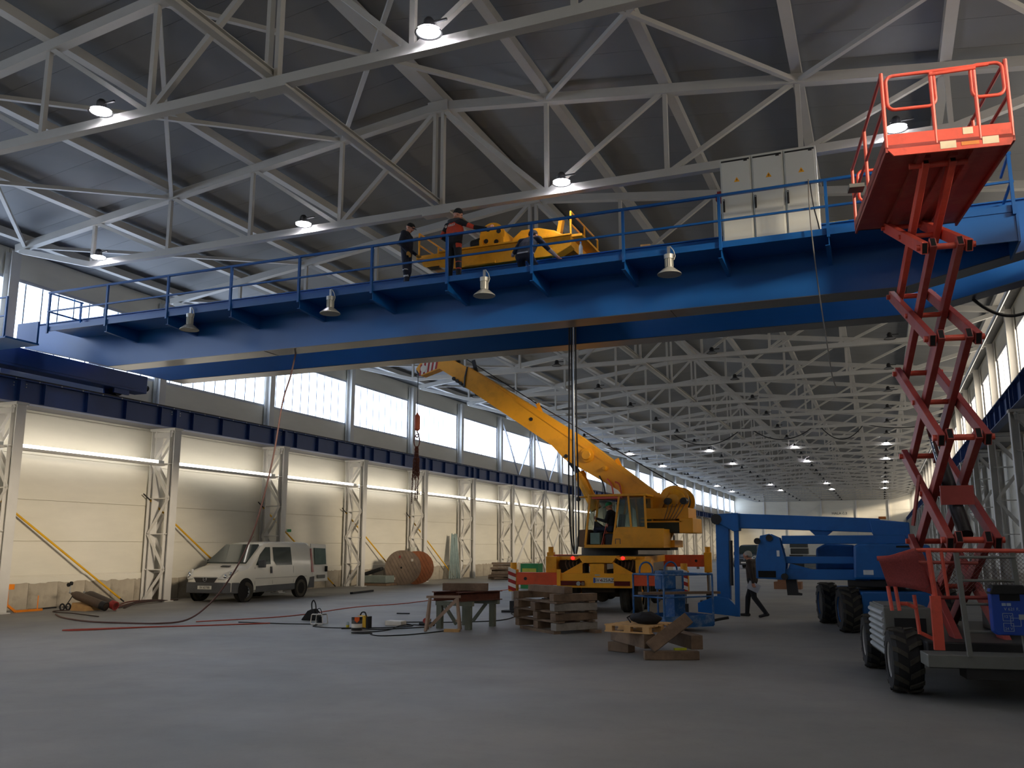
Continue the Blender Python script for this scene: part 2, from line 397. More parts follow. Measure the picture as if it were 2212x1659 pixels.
# purlins
for k in range(-5, 6):
    x = XA + k * PW; z = zu(k) + 0.21
    b = MB().bar((x, YB, z), (x, YF, z), 0.2 if k else 0.34, 0.2)
    side = 'at the ridge' if k == 0 else ('%s from the ridge on the %s side' % (ORD[abs(k) - 1], 'left' if k < 0 else 'right'))
    tag(b.build('roof_purlin', M_truss), 'white roof purlin along the hall, ' + side, 'purlin', 'roof purlins')
b = MB().ibeam((XA, 3, ZB + 0.16), (XA, YF, ZB + 0.16), 0.14, 0.14, 0.018)
tag(b.build('tie_beam', M_truss), 'white tie beam running along the middle of the truss bottoms', 'tie beam')
# roof bracing crosses
br = thing('roof_bracing', 'white cross bracing under the roof between the two nearest trusses', 'bracing', (XA, 14, 11))
for kc in (-4, -2, 0, 2, 4):
    for a, b_ in ((kc - 1, kc + 1), (kc + 1, kc - 1)):
        MB().bar((XA + a * PW, TY(-1), zu(a) - 0.02), (XA + b_ * PW, TY(0), zu(b_) - 0.02), 0.09).build('brace', M_truss, br)
br = thing('eaves_bracing', 'white slanting braces along the left eaves behind the bridge crane', 'bracing', (XA - 12, 30, 10.5))
for k in range(0, 20):
    MB().bar((XA - 5 * PW, TY(k), zu(5)), (XA - 3 * PW, TY(k + 1), zu(3)), 0.09).build('brace', M_truss, br)

# lattice columns with crane corbel and upper post
def column(s, full):
    # built for the left side with the column centre line at y = 0; s = -1 left, +1 right
    root = thing('lattice_column', '', 'column', (0, 0, 0))
    xf = (-21.88 if s < 0 else 3.78); xr = (-22.66 if s < 0 else 4.66)
    def hleg(x, z0, z1, w_, d, nm):
        b = MB()
        for q in (-1, 1): b.bx(x + q * (w_ / 2) - 0.012, x + q * (w_ / 2) + 0.012, -d / 2, d / 2, z0, z1)
        b.bx(x - w_ / 2, x + w_ / 2, -0.01, 0.01, z0, z1); b.build(nm, M_white, root)
    hleg(xf, 0, 5.62, 0.2, 0.3, 'front_leg'); hleg(xr, 0, 5.62, 0.2, 0.3, 'rear_leg')
    xu = (-22.72 if s < 0 else 4.72)
    hleg(xu, 5.7, 10.15, 0.26, 0.3, 'upper_post')
    MB().bx(min(xf, xr) - 0.14, max(xf, xr) + 0.14, -0.2, 0.2, 5.62, 5.7).build('cap_plate', M_white, root)
    lev = [0.03, 1.02, 2.18, 3.35, 4.5, 5.6]
    if full:
        for z in lev[1:-1]: MB().bx(min(xf, xr), max(xf, xr), -0.14, 0.14, z - 0.015, z + 0.015).build('strut', M_white, root)
        for q in (-1, 1): MB().bx(min(xf, xr), max(xf, xr), q * 0.13 - 0.01, q * 0.13 + 0.01, 5.4, 5.56).build('top_beam', M_white, root)
        for j in range(5):
            a, b_ = ((xr, lev[j]), (xf, lev[j + 1])) if j % 2 == 0 else ((xr, lev[j + 1]), (xf, lev[j]))
            for q in (-1, 1): MB().bar((a[0], q * 0.13, a[1]), (b_[0], q * 0.13, b_[1]), 0.02, 0.1).build('diagonal', M_white, root)
        MB().bx(xf - 0.2, xf + 0.2, -0.2, 0.2, 0, 0.03).build('base_plate', M_white, root)
    else:
        m = MB()
        for z in lev[1:-1]: m.bx(min(xf, xr), max(xf, xr), -0.14, 0.14, z - 0.015, z + 0.015)
        for j in range(5):
            a, b_ = ((xr, lev[j]), (xf, lev[j + 1])) if j % 2 == 0 else ((xr, lev[j + 1]), (xf, lev[j]))
            m.bar((a[0], 0, a[1]), (b_[0], 0, b_[1]), 0.24, 0.1)
        m.build('lattice', M_white, root)
    return root
for s, i0 in ((-1, 0), (1, 1)):
    nearc, farc = column(s, True), column(s, False)
    for i in range(i0, 23):
        src = nearc if i < i0 + 9 else farc
        t = src if (i == i0 or i == i0 + 9) else copy_tree(src)
        t.location = (0, CY(i), 0)
        t['group'] = 'lattice columns of the %s wall' % ('left' if s < 0 else 'right')
        t['label'] = 'cream white lattice column of the %s wall, %s from the camera end' % ('left' if s < 0 else 'right', ORD[i - i0])
# sloping cross braces between the far left columns
vb = thing('wall_bracing', 'cream steel cross bracing between the left columns behind the truck crane', 'bracing', (-21.9, CY(6) + 3, 0))
for i in (6, 7):
    for a, b_ in (((CY(i), 5.5), (CY(i + 1), 0.2)), ((CY(i), 0.2), (CY(i + 1), 5.5))):
        MB().bar((-21.84, a[0], a[1]), (-21.84, b_[0], b_[1]), 0.1).build('brace', M_white, vb)
    for a, b_ in (((CY(i), 10.0), (CY(i) + 3, 6.5)), ((CY(i + 1), 10.0), (CY(i) + 3, 6.5))):
        MB().bar((-22.6, a[0], a[1]), (-22.6, b_[0], b_[1]), 0.08).build('brace', M_frame, vb)

# runway girders with ribs, rail and bolts
def runway(s):
    xw = -21.95 if s < 0 else 3.85
    r = thing('runway_girder', 'dark blue crane runway girder with ribs along the %s wall' % ('left' if s < 0 else 'right'), 'girder', (xw, 60, 5.7))
    y0, y1 = 8.0, YF
    MB().bx(xw - 0.01, xw + 0.01, y0, y1, 5.72, 6.32).build('web', M_navy, r)
    MB().bx(xw - 0.16, xw + 0.16, y0, y1, 6.32, 6.35).build('top_flange', M_navy, r)
    MB().bx(xw - 0.14, xw + 0.14, y0, y1, 5.7, 5.725).build('bottom_flange', M_navy, r)
    MB().bx(xw - 0.035, xw + 0.035, y0, y1, 6.35, 6.42).build('rail', M_dark, r)
    q = -0.5 if s > 0 else 0.5
    xi = xw - s * 0.07
    rm = MB().bx(-0.06, 0.06, -0.012, 0.012, 5.725, 6.32).mesh('rib', M_navy)
    dm = MB().bx(-0.062, 0.062, -0.07, 0.07, 5.725, 6.32).mesh('end_rib', M_navy)
    for i in range(-1, 23):
        for dy in (0.0, 0.75, 2.25, 3.75, 5.25):
            o = link('end_rib' if dy == 0 else 'rib', dm if dy == 0 else rm, r, True); o.matrix_parent_inverse = wm(r).inverted(); o.location = (xi, CY(i) + dy, 0)
    bo = MB()
    for i in range(-1, 14):
        for dy in (0.5, 1.25, 2.0, 2.75, 3.5, 4.25, 5.0, 5.75): bo.box((xw - s * 0.165, CY(i) + dy, 6.335), (0.012, 0.035, 0.035))
        for dy in (-0.14, 0.14):
            for dz in (-0.04, 0.04): bo.box((xw - s * 0.018, CY(i) + dy * 1.4, 6.2 + dz), (0.03, 0.03, 0.03))
    b_ = bo.build('bolt_heads', M_galv, r); b_['kind'] = 'stuff'
    if s < 0:
        MB().bx(XL, xw - 0.14, y0, y1, 5.71, 5.735).build('walkway_plate', M_soff, r)
        MB().bx(xw + 0.02, xw + 0.11, y0, y1, 5.7, 5.712).build('soffit_edge', M_soff, r)
    else:
        MB().bx(xw + 0.14, XR, y0, y1, 5.71, 5.735).build('walkway_plate', M_soff, r)
        m = MB()
        for k in range(5):
            z = 6.62 + 0.05 * k; m.tube([(xw + 0.4 + 0.01 * k, y0, z), (xw + 0.4 + 0.01 * k, y1, z)], 0.014, 5)
        for yk in range(9, 100, 2): m.bx(xw + 0.36, xw + 0.6, yk - 0.015, yk + 0.015, 6.6, 6.63); m.bx(xw + 0.57, xw + 0.6, yk - 0.015, yk + 0.015, 6.35, 6.9)
        m.build('conductor_rails', M_dark, r)['kind'] = 'stuff'
runway(-1); runway(1)

# fluorescent strip lights between the left columns
M_tube = emat('lit_tube', '#fff6e8', 7.0)
for i in range(-1, 9):
    g_ = thing('strip_light', 'long lit strip light on a tray, %s along the left wall' % ORD[i + 1], 'strip light', (-22.2, CY(i) + 3, 4.45), 'strip lights on the left wall')
    y0, y1 = CY(i) + 0.2, CY(i) + 5.85
    MB().bx(-22.32, -22.1, y0, y1, 4.43, 4.46).build('tray', M_white, g_)
    MB().bx(-22.12, -22.105, y0, y1, 4.46, 4.5).build('tray_lip', M_white, g_)
    MB().bx(-22.26, -22.16, y0, y1 - 0.25, 4.47, 4.6).build('tube', M_tube, g_)
    MB().bx(-22.27, -22.15, y1 - 0.25, y1, 4.46, 4.6).build('end_box', M_galv, g_)

# high-bay lamps on the truss bottoms
M_lens_on = emat('lit_lamp_lens', '#f6f4ff', 70.0)
M_lens_off = mat('unlit_lamp_lens', '#8d8f92', 0.3)
def bay_lamp(on, far):
    r = thing('high_bay_lamp', '', 'lamp', (0, 0, 0), 'high-bay lamps under the roof')
    n = 10 if far else 20
    MB().lathe([(0.05, 0.24), (0.08, 0.2), (0.09, 0.1), (0.21, 0.0), (0.19, 0.0), (0.08, 0.08)], (0, 0, 0), n=n, caps=False).build('housing', M_dark, r, 0.6)
    MB().lathe([(0.185, 0.03), (0.185, 0.012)], (0, 0, 0), n=n).build('lens', M_lens_on if on else M_lens_off, r)
    if not far: MB().bar((-0.1, 0, 0.16), (0.3, 0, 0.16), 0.03).build('bracket', M_dark, r)
    return r
proto = {}
COLN = ['in the left column', 'in the second column', 'in the third column', 'in the right column']
for k in range(-1, 24):
    for c in range(4):
        x = 0.75 - 6.47 * (3 - c)
        on = k in (-1, 0, 9, 11, 16, 18); far = k > 8
        if (on, far) not in proto: proto[(on, far)] = t = bay_lamp(on, far)
        else: t = copy_tree(proto[(on, far)])
        t.location = (x, TY(k) - 0.32, ZB + 0.02)
        t['label'] = '%s high-bay lamp %s, %s truss from the camera' % ('glowing' if on else 'dark unlit', COLN[c], ORD[k + 1])
# festoon cable slung under the roof
fc = [(-14.9, 60.5, 8.9)]
pts = []
for a, b_, sg in (((-12.5, 59, 9.2), (-8.0, 59, 9.35), 0.9), ((-7.5, 59, 9.35), (-3.5, 59, 9.3), 0.8), ((-3.2, 59, 9.3), (-0.6, 59, 9.25), 0.9), ((-0.6, 59, 9.25), (4.3, 59, 9.3), 0.35)):
    pts += catenary(a, b_, sg)
tag(MB().tube(pts, 0.03, 5).build('slung_cable', M_black), 'black cable slung in loops beneath the distant trusses', 'cable')
tag(MB().tube([(3.9, 12, 9.15), (3.9, 60, 9.15), (3.9, 110, 9.15)], 0.06, 8).build('roof_pipe', M_galv), 'pale pipe running along the right wall above the windows', 'pipe')
# ================================================================ bridge crane
# bridge, its fittings and workers scaled about the camera; end carriages unscaled on the rails
CAM_SCALE = 0.91
MCAM = Matrix.Translation((0, 0, 0.158)) @ Matrix.Scale(CAM_SCALE, 4)
MBW = MB
class MBCAM(MB):
    def build(s, *a, **k): s.xf(MCAM); return MBW.build(s, *a, **k)
MB = MBCAM
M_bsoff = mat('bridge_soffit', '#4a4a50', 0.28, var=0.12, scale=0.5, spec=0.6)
bc = thing('bridge_crane', 'long blue overhead bridge crane spanning the hall with a railed walkway', 'bridge crane', (XA, 18.2, 6.42))
PROF = [(-23.4, 7.62), (-22.0, 7.3), (-19.97, 6.8), (0.79, 6.8), (3.9, 7.5), (4.3, 7.56)]
def girder(y0, y1):
    b = MB(); poly = [(x, y0, z) for x, z in PROF] + [(4.3, y0, 8.28), (-23.4, y0, 8.28)]
    b.prism(poly, (0, y1 - y0, 0)); return b.build('box_girder', M_blue, bc)
for y0, y1 in ((18.55, 19.13), (20.9, 21.46)):
    girder(y0, y1)
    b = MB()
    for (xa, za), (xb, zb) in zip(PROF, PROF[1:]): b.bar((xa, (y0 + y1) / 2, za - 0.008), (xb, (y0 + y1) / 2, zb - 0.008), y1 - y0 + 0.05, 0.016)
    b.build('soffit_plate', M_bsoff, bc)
    MB().bx(-23.4, 4.3, y0 - 0.05, y1 + 0.05, 8.27, 8.295).build('top_flange', M_blue, bc)
    ym = (y0 + y1) / 2
    MB().bx(-21.6, 3.5, ym - 0.03, ym + 0.03, 8.295, 8.35).build('trolley_rail', M_dark, bc)
for xs in (-14.6, -3.9): MB().bx(xs - 0.006, xs + 0.006, 18.53, 19.15, 6.778, 6.786).build('splice_seam', M_dark, bc)
# end carriages, standing on the rails
for x in (-21.95, 3.85):
    e = MBW().bx(x - 0.26, x + 0.26, 14.6, 21.75, 6.62, 7.18).build('end_carriage', M_navy, bc, bevel=0.02)
    MBW().bx(x + 0.265, x + 0.28, 15.5, 21.3, 6.7, 7.08).build('carriage_plate', M_navy, e)
    for y in (15.6, 20.75):
        MBW().cyl((x - 0.09, y, 6.62), (x + 0.09, y, 6.62), 0.2, n=24).build('wheel', M_dark, e, 0.6)
        for q in (-1, 1): MBW().bx(x + q * 0.2 - 0.03, x + q * 0.2 + 0.03, y - 0.3, y + 0.3, 6.47, 6.64).build('wheel_cheek', M_navy, e)
    MBW().cyl((x, 21.75, 6.85), (x, 22.0, 6.85), 0.1, n=16).build('buffer', M_black, e, 0.6)
# walkway
MB().bx(-21.15, 2.62, 17.42, 18.55, 7.74, 7.78).build('walkway_deck', M_blue, bc)
MB().bx(-21.15, 2.62, 17.38, 17.42, 7.66, 7.79).build('edge_channel', M_blue, bc)
MB().bx(2.6, 2.64, 17.38, 18.55, 7.1, 7.79).build('end_plate', M_blue, bc)
MB().bx(1.2, 2.62, 17.4, 17.44, 7.12, 7.66).build('end_plate', M_blue, bc)
PX = [-21.1, -18.96, -16.85, -14.8, -12.74, -10.69, -8.72, -6.66, -4.6, -2.6, -0.56, 1.5]
for x in PX[1:]:
    k = MB().prism([(x - 0.006, 17.42, 7.74), (x - 0.006, 17.42, 7.47), (x - 0.006, 18.55, 7.4), (x - 0.006, 18.55, 7.74)], (0.012, 0, 0)).build('bracket', M_blue, bc)
    MB().bar((x - 0.03, 17.42, 7.466), (x - 0.03, 18.55, 7.396), 0.08, 0.012).build('bracket_flange', M_blue, k)
for x in PX + [2.58]:
    MB().bx(x - 0.028, x + 0.028, 17.33, 17.385, 7.6, 8.74).build('post', M_blue, bc)
MB().bx(-21.15, 2.62, 17.325, 17.385, 8.73, 8.78).build('top_rail', M_blue, bc)
MB().bx(-21.15, 2.62, 17.335, 17.375, 8.2, 8.24).build('middle_rail', M_blue, bc)
for z in (8.75, 8.22):
    MB().bx(-21.14, -21.1, 17.36, 18.5, z - 0.02, z + 0.02).build('end_rail', M_blue, bc); MB().bx(2.56, 2.6, 17.36, 18.5, z - 0.02, z + 0.02).build('end_rail', M_blue, bc)
MB().bx(-21.14, -21.09, 18.4, 18.45, 7.78, 8.77).build('post', M_blue, bc)
# lower access platform at the left end
MB().bx(-22.9, -21.35, 16.3, 17.35, 7.27, 7.32).build('access_platform', M_blue, bc)
MB().bx(-22.2, -21.4, 17.3, 17.36, 7.3, 7.95).build('access_plate', M_blue, bc)
for x in (-22.75, -21.42):
    MB().bx(x - 0.025, x + 0.025, 16.28, 16.33, 7.3, 8.42).build('post', M_blue, bc)
for z in (8.4, 7.88): MB().bx(-22.8, -21.4, 16.285, 16.325, z - 0.018, z + 0.018).build('end_rail', M_blue, bc)
# walkway lamps
M_lampg = mat('cast_lamp_grey', '#b4b4ac', 0.4, 0.3, var=0.08)
M_lampi = mat('lamp_reflector', '#8d8f88', 0.5, 0.1)
def walk_lamp():
    MB = MBW; r = thing('walkway_lamp', '', 'lamp', (0, 0, 0), 'unlit lamps under the bridge walkway')
    MB().bx(-0.03, 0.03, -0.012, 0.012, 0.42, 0.6).build('hanger', M_galv, r)
    h = MB().lathe([(0.095, 0.33), (0.1, 0.42), (0.06, 0.43)], (0, 0, 0), n=18).build('gear_cap', M_lampg, r, 0.6)
    b = MB().lathe([(0.075, 0.15), (0.075, 0.33)], (0, 0, 0), n=18)
    for q in range(12): a = 2 * PI * q / 12; b.box((0.08 * math.cos(a), 0.08 * math.sin(a), 0.24), (0.02, 0.008, 0.16), rz=a)
    b.build('finned_body', M_lampg, r)
    MB().lathe([(0.07, 0.15), (0.12, 0.12), (0.24, 0.02), (0.245, 0.0)], (0, 0, 0), n=28, caps=False).build('shade', M_lampg, r, 0.6)
    MB().lathe([(0.235, 0.004), (0.1, 0.1)], (0, 0, 0), n=28).build('reflector', M_lampi, r, 0.6)
    MB().tube([(0.03, 0, 0.6), (0.1, 0, 0.5), (0.13, 0, 0.38), (0.1, 0, 0.3)], 0.01, 6).build('cable', M_lampg, r)
    return r
wl = walk_lamp()
for q, (x, lab) in enumerate(((-16.0, 'grey unlit bell lamp under the walkway, nearest the left window'), (-11.77, 'grey unlit bell lamp under the walkway, second from the left'), (-7.76, 'grey unlit bell lamp under the walkway below the orange-jacketed worker'), (-3.64, 'grey unlit bell lamp under the walkway left of the cabinets'))):
    t = wl if q == 0 else copy_tree(wl); t.location = MCAM @ Vector((x, 17.3, 7.2)); t.scale = (CAM_SCALE, CAM_SCALE, CAM_SCALE); t['label'] = lab
# switch cabinets
M_cab = mat('cabinet_grey', '#c4c6bf', 0.35, var=0.03, scale=1)
M_tri = mat('warning_yellow', '#e8a21c', 0.5)
CABN = ['left of three grey switch cabinets on the bridge walkway', 'middle of three grey switch cabinets on the bridge walkway', 'right of three grey switch cabinets, nearest the red lift platform']
for q in range(3):
    x0 = -2.64 + 0.643 * q; x1 = x0 + 0.633; y0 = 17.98
    t = thing('switch_cabinet', CABN[q], 'cabinet', MCAM @ Vector(((x0 + x1) / 2, 18.2, 7.78)), 'switch cabinets on the bridge')
    MB().bx(x0, x1, y0 + 0.02, 18.42, 7.78, 9.8).build('body', M_cab, t, bevel=0.008)
    d = MB().bx(x0 + 0.03, x1 - 0.03, y0, y0 + 0.02, 7.82, 9.72).build('door', M_cab, t, bevel=0.005)
    MB().bx(x0 + 0.03, x1 - 0.03, y0 - 0.012, y0 + 0.02, 9.725, 9.75).build('rain_strip', M_dark, t)
    MB().bx(x1 - 0.14, x1 - 0.07, y0 - 0.02, y0 + 0.01, 9.69, 9.72).build('clip', M_dark, t)
    hd = MB().bx(x0 + 0.035, x0 + 0.075, y0 - 0.03, y0, 8.62, 8.9).build('handle', M_black, d, bevel=0.008)
    MB().cyl((x0 + 0.055, y0 - 0.035, 8.87), (x0 + 0.055, y0 - 0.02, 8.87), 0.014, n=10).build('lock', M_galv, d)
    if q == 0: MB().bx(-2.74, -2.63, 18.1, 18.3, 8.95, 9.15).bx(-2.78, -2.73, 18.14, 18.26, 8.98, 9.12).build('main_switch', mat('switch_red', '#8f2a2a', 0.5), t)
    xc = (x0 + x1) / 2 + 0.02; zc = 9.3
    w_ = MB().prism([(xc - 0.06, y0 - 0.003, zc - 0.045), (xc + 0.06, y0 - 0.003, zc - 0.045), (xc, y0 - 0.003, zc + 0.06)], (0, 0.003, 0)).build('warning_sign', M_tri, d)
    MB().prism([(xc + 0.008, y0 - 0.005, zc + 0.035), (xc - 0.018, y0 - 0.005, zc - 0.004), (xc + 0.002, y0 - 0.005, zc - 0.002), (xc - 0.01, y0 - 0.005, zc - 0.036), (xc + 0.02, y0 - 0.005, zc + 0.004), (xc, y0 - 0.005, zc + 0.004)], (0, 0.002, 0)).build('lightning_mark', M_black, d)

# yellow trolley on the bridge
tr = thing('crane_trolley', 'yellow hoist trolley with drum and gear cases standing on the bridge girders', 'trolley', MCAM @ Vector((-8.1, 20, 8.35)))
for y in (18.86, 21.18):
    f = MB().prism([(-9.6, y - 0.16, 8.5), (-9.2, y - 0.16, 8.42), (-6.6, y - 0.16, 8.42), (-6.2, y - 0.16, 8.62), (-6.2, y - 0.16, 8.86), (-9.6, y - 0.16, 8.86)], (0, 0.32, 0)).build('side_frame', M_yel, tr, bevel=0.01)
    MB().cyl((-9.15, y - 0.17, 8.74), (-9.15, y - 0.155, 8.74), 0.06, n=16).build('lifting_hole', M_dark, f)
    for x in (-9.3, -6.8): MB().cyl((x, y - 0.08, 8.48), (x, y + 0.08, 8.48), 0.135, n=20).build('wheel', M_dark, tr, 0.6)
    MB().bx(-8.9, -8.1, y - 0.2, y - 0.15, 8.43, 8.5).build('scraper', M_yel, tr)
    MB().cyl((-9.95, y - 0.15, 8.68), (-9.95, y + 0.15, 8.68), 0.13, n=18).bx(-9.95, -9.55, y - 0.15, y + 0.15, 8.55, 8.85).build('buffer_case', M_yel, tr, 0.6)
for x in (-9.4, -8.3, -7.2, -6.3): MB().bx(x - 0.07, x + 0.07, 19.0, 21.05, 8.6, 8.84).build('cross_beam', M_yel, tr)
MB().bx(-9.6, -6.2, 18.65, 21.4, 8.86, 8.9).build('deck_plate', M_yel, tr)
MB().bx(-10.3, -9.55, 18.8, 21.1, 8.82, 8.9).build('end_deck', M_yel, tr)
MB().cyl((-8.28, 18.95, 9.2), (-8.28, 20.9, 9.2), 0.29, n=28).build('rope_drum', M_yel, tr, 0.6)
dr = MB().lathe([(0.33, 0.0), (0.33, 0.06)], (-8.28, 18.9, 9.2), (0, 1, 0), n=28).build('drum_flange', M_yel, tr)
for a in (0.5, 2.1, 3.8, 5.3): MB().cyl((-8.28 + 0.2 * math.cos(a), 18.895, 9.2 + 0.2 * math.sin(a)), (-8.28 + 0.2 * math.cos(a), 18.905, 9.2 + 0.2 * math.sin(a)), 0.06, n=14).build('flange_hole', M_dark, dr)
for x in (-8.56, -8.0): MB().bx(x - 0.04, x + 0.04, 18.85, 19.2, 8.9, 9.12).build('drum_stand', M_yel, tr)
MB().prism([(-7.85, 19.1, 8.9), (-7.85, 19.1, 9.12), (-7.6, 19.1, 9.32), (-7.15, 19.1, 9.32), (-6.75, 19.1, 9.2), (-6.5, 19.1, 9.05), (-6.5, 19.1, 8.9)], (0, 0.7, 0)).build('gear_case', M_yel, tr, bevel=0.03)
for x, z, r_ in ((-7.5, 9.12, 0.09), (-6.98, 9.08, 0.07)): MB().cyl((x, 19.06, z), (x, 19.1, z), r_, n=16).build('bearing_cap', M_yel, tr, 0.6)
MB().bar((-6.72, 19.3, 9.0), (-6.62, 19.3, 9.5), 0.16, 0.1).build('rope_arm', M_yel, tr)
mt = MB().cyl((-9.25, 19.5, 9.08), (-8.95, 19.4, 9.15), 0.2, n=20).build('motor', mat('motor_grey', '#7d7f7c', 0.5), tr, 0.6)
MB().cyl((-8.95, 19.4, 9.15), (-8.72, 19.33, 9.2), 0.19, 0.16, n=20).build('motor_fan_cover', M_black, mt, 0.6)
for x, zz in ((-10.25, 9.5), (-6.25, 9.5)):
    for y in (18.85, 19.9, 21.0): MB().tube([(x, y, 8.85), (x, y, zz)], 0.025, 8).build('rail_post', M_yel, tr)
    for z in (9.5, 9.2): MB().tube([(x, 18.85, z), (x, 21.0, z)], 0.022, 8).build('trolley_rail', M_yel, tr)
MB().bx(-6.6, -5.95, 18.75, 21.2, 8.84, 8.9).build('end_deck', M_yel, tr)
# small things left on the bridge
bt = thing('water_bottle', 'clear plastic water bottle standing on the bridge beside the trolley', 'bottle', MCAM @ Vector((-5.98, 18.75, 8.295)))
MB().lathe([(0.045, 0.0), (0.05, 0.03), (0.05, 0.12), (0.043, 0.15), (0.05, 0.18), (0.05, 0.26), (0.02, 0.34), (0.018, 0.36)], (-5.98, 18.75, 8.295), n=16).build('bottle_body', gmat('clear_plastic', '#cfe0e6', 0.4), bt, 0.7)
MB().cyl((-5.98, 18.75, 8.655), (-5.98, 18.75, 8.685), 0.02, n=12).build('cap', mat('cap_blue', '#2a62b8', 0.4), bt)
tag(MB().box((-4.45, 18.7, 8.335), (0.22, 0.2, 0.08), 0.2).box((-4.28, 18.75, 8.31), (0.2, 0.18, 0.03), -0.3).build('cardboard_box', M_pale), 'flattened cardboard box lying on the girder left of the cabinets', 'box')
tag(MB().cyl((-0.62, 18.75, 8.34), (-0.2, 18.75, 8.34), 0.045, n=12).build('yellow_tube', mat('tube_yellow', '#e2c21c', 0.5), smooth=0.6), 'yellow tube lying on the girder right of the cabinets', 'tube')
# cables hanging from the bridge
M_cable = mat('cable_black', '#1c1b1b', 0.6)
hb = thing('hanging_cable', 'thick black cable bundle hanging from the bridge in front of the truck crane cab', 'cable', (-5.95, 18.9, 1.5))
for q in range(4):
    dx = (q - 1.5) * 0.05; rr = random.uniform(-0.03, 0.03)
    MBW().tube(smooth_path([(-6.27 + dx, 18.95, 7.3), (-6.27 + dx, 18.93, 6.4), (-6.27 + dx + rr, 18.92, 4.6), (-6.27 + dx * 1.3 + rr, 18.92, 3.0), (-6.27 + dx * 1.2, 18.92, 2.0), (-6.26 + dx * 0.3, 18.92, 1.6)]), 0.02, 6).build('cable_strand', M_cable if q != 2 else M_galv, hb)
hc = thing('rail_cable', 'thin cable slung over the bridge handrail in front of the right cabinet', 'cable', MCAM @ Vector((-0.87, 17.3, 8.7)))
MB().tube(smooth_path([(-0.86, 17.305, 8.8), (-0.87, 17.29, 8.4), (-0.86, 17.29, 7.7), (-0.8, 17.3, 6.6), (-0.72, 17.3, 5.6), (-0.66, 17.3, 4.9), (-0.6, 17.3, 4.66)]), 0.012, 6).build('cable_strand', mat('cable_grey', '#5d5a56', 0.5), hc)
MB().tube(smooth_path([(-0.84, 17.4, 8.8), (-0.8, 17.41, 8.3), (-0.74, 17.44, 7.95), (-0.72, 17.5, 7.8)]), 0.013, 6).build('cable_strand', M_cable, hc)
tag(MBW().tube(smooth_path([(-12.76, 17.4, 6.4), (-12.89, 17.4, 5.8), (-13.09, 17.4, 5.15), (-13.29, 17.4, 3.83), (-13.61, 17.4, 2.53), (-13.9, 17.4, 1.78), (-14.28, 17.35, 1.08), (-14.81, 17.3, 0.45), (-15.2, 17.0, 0.08), (-15.6, 16.5, 0.02), (-16.5, 16.3, 0.02), (-17.5, 16.3, 0.02), (-19.0, 16.9, 0.02), (-20.2, 17.7, 0.02)]), 0.02, 6).build('air_hose', mat('hose_brown', '#6b4a44', 0.6)), 'brownish hose hanging from the bridge crane to the floor before the van', 'hose')
tag(MB().tube(catenary((2.2, 21.3, 7.1), (3.7, 21.9, 7.15), 0.4), 0.035, 6).build('loop_cable', M_cable), 'black cable loop under the right end of the bridge crane', 'cable')
MB = MBW
# ================================================================ truck crane
tc = thing('truck_crane', 'yellow truck crane with raised telescopic boom and orange outriggers', 'crane', (-7.4, 26.0, 0))
MC = Matrix.Translation((-7.17, 23.4, 0)) @ Matrix.Rotation(math.radians(7.0), 4, 'Z')
def cc(mb, name, m, parent=None, smooth=None, bevel=0): return mb.xf(MC).build(name, m, parent or tc, smooth, bevel)
M_grime = mat('grimy_undercarriage', '#3a2f22', 0.8, var=0.3, scale=3)
M_tyre = mat('dusty_tyre', '#3f3c35', 0.9, var=0.2, scale=6)
M_brown = mat('brown_panel', '#7a6048', 0.7, var=0.1)
M_glass = gmat('cab_glass', '#6d7d7c', 0.28)
M_tail = mat('tail_lamp_red', '#5a1210', 0.25)
# carrier
cc(MB().bx(-0.45, 0.45, 0.3, 8.6, 0.55, 1.05), 'chassis', M_grime)
cc(MB().bx(-0.98, 0.98, -0.06, 0.12, 0.68, 1.06), 'bumper', M_yel, bevel=0.015)
cc(MB().bx(-1.05, 1.05, 0.12, 0.5, 0.75, 1.0), 'rear_beam', M_grime)
dk = cc(MB().bx(-1.25, 1.25, 0.5, 6.4, 1.3, 1.5), 'deck', M_yel, bevel=0.01)
cc(MB().bx(-1.2, 1.2, 0.6, 6.3, 1.5, 1.515), 'deck_mat', M_grime, dk)
cc(MB().prism([(-0.48, 0.0, 1.52), (0.58, 0.0, 1.52), (0.45, -0.02, 1.33), (-0.36, -0.02, 1.33)], (0, 0.5, 0)), 'rear_apron', M_yel, bevel=0.01)
cc(MB().bx(-0.16, 0.22, -0.02, 0.5, 1.06, 1.31), 'centre_box', M_yel)
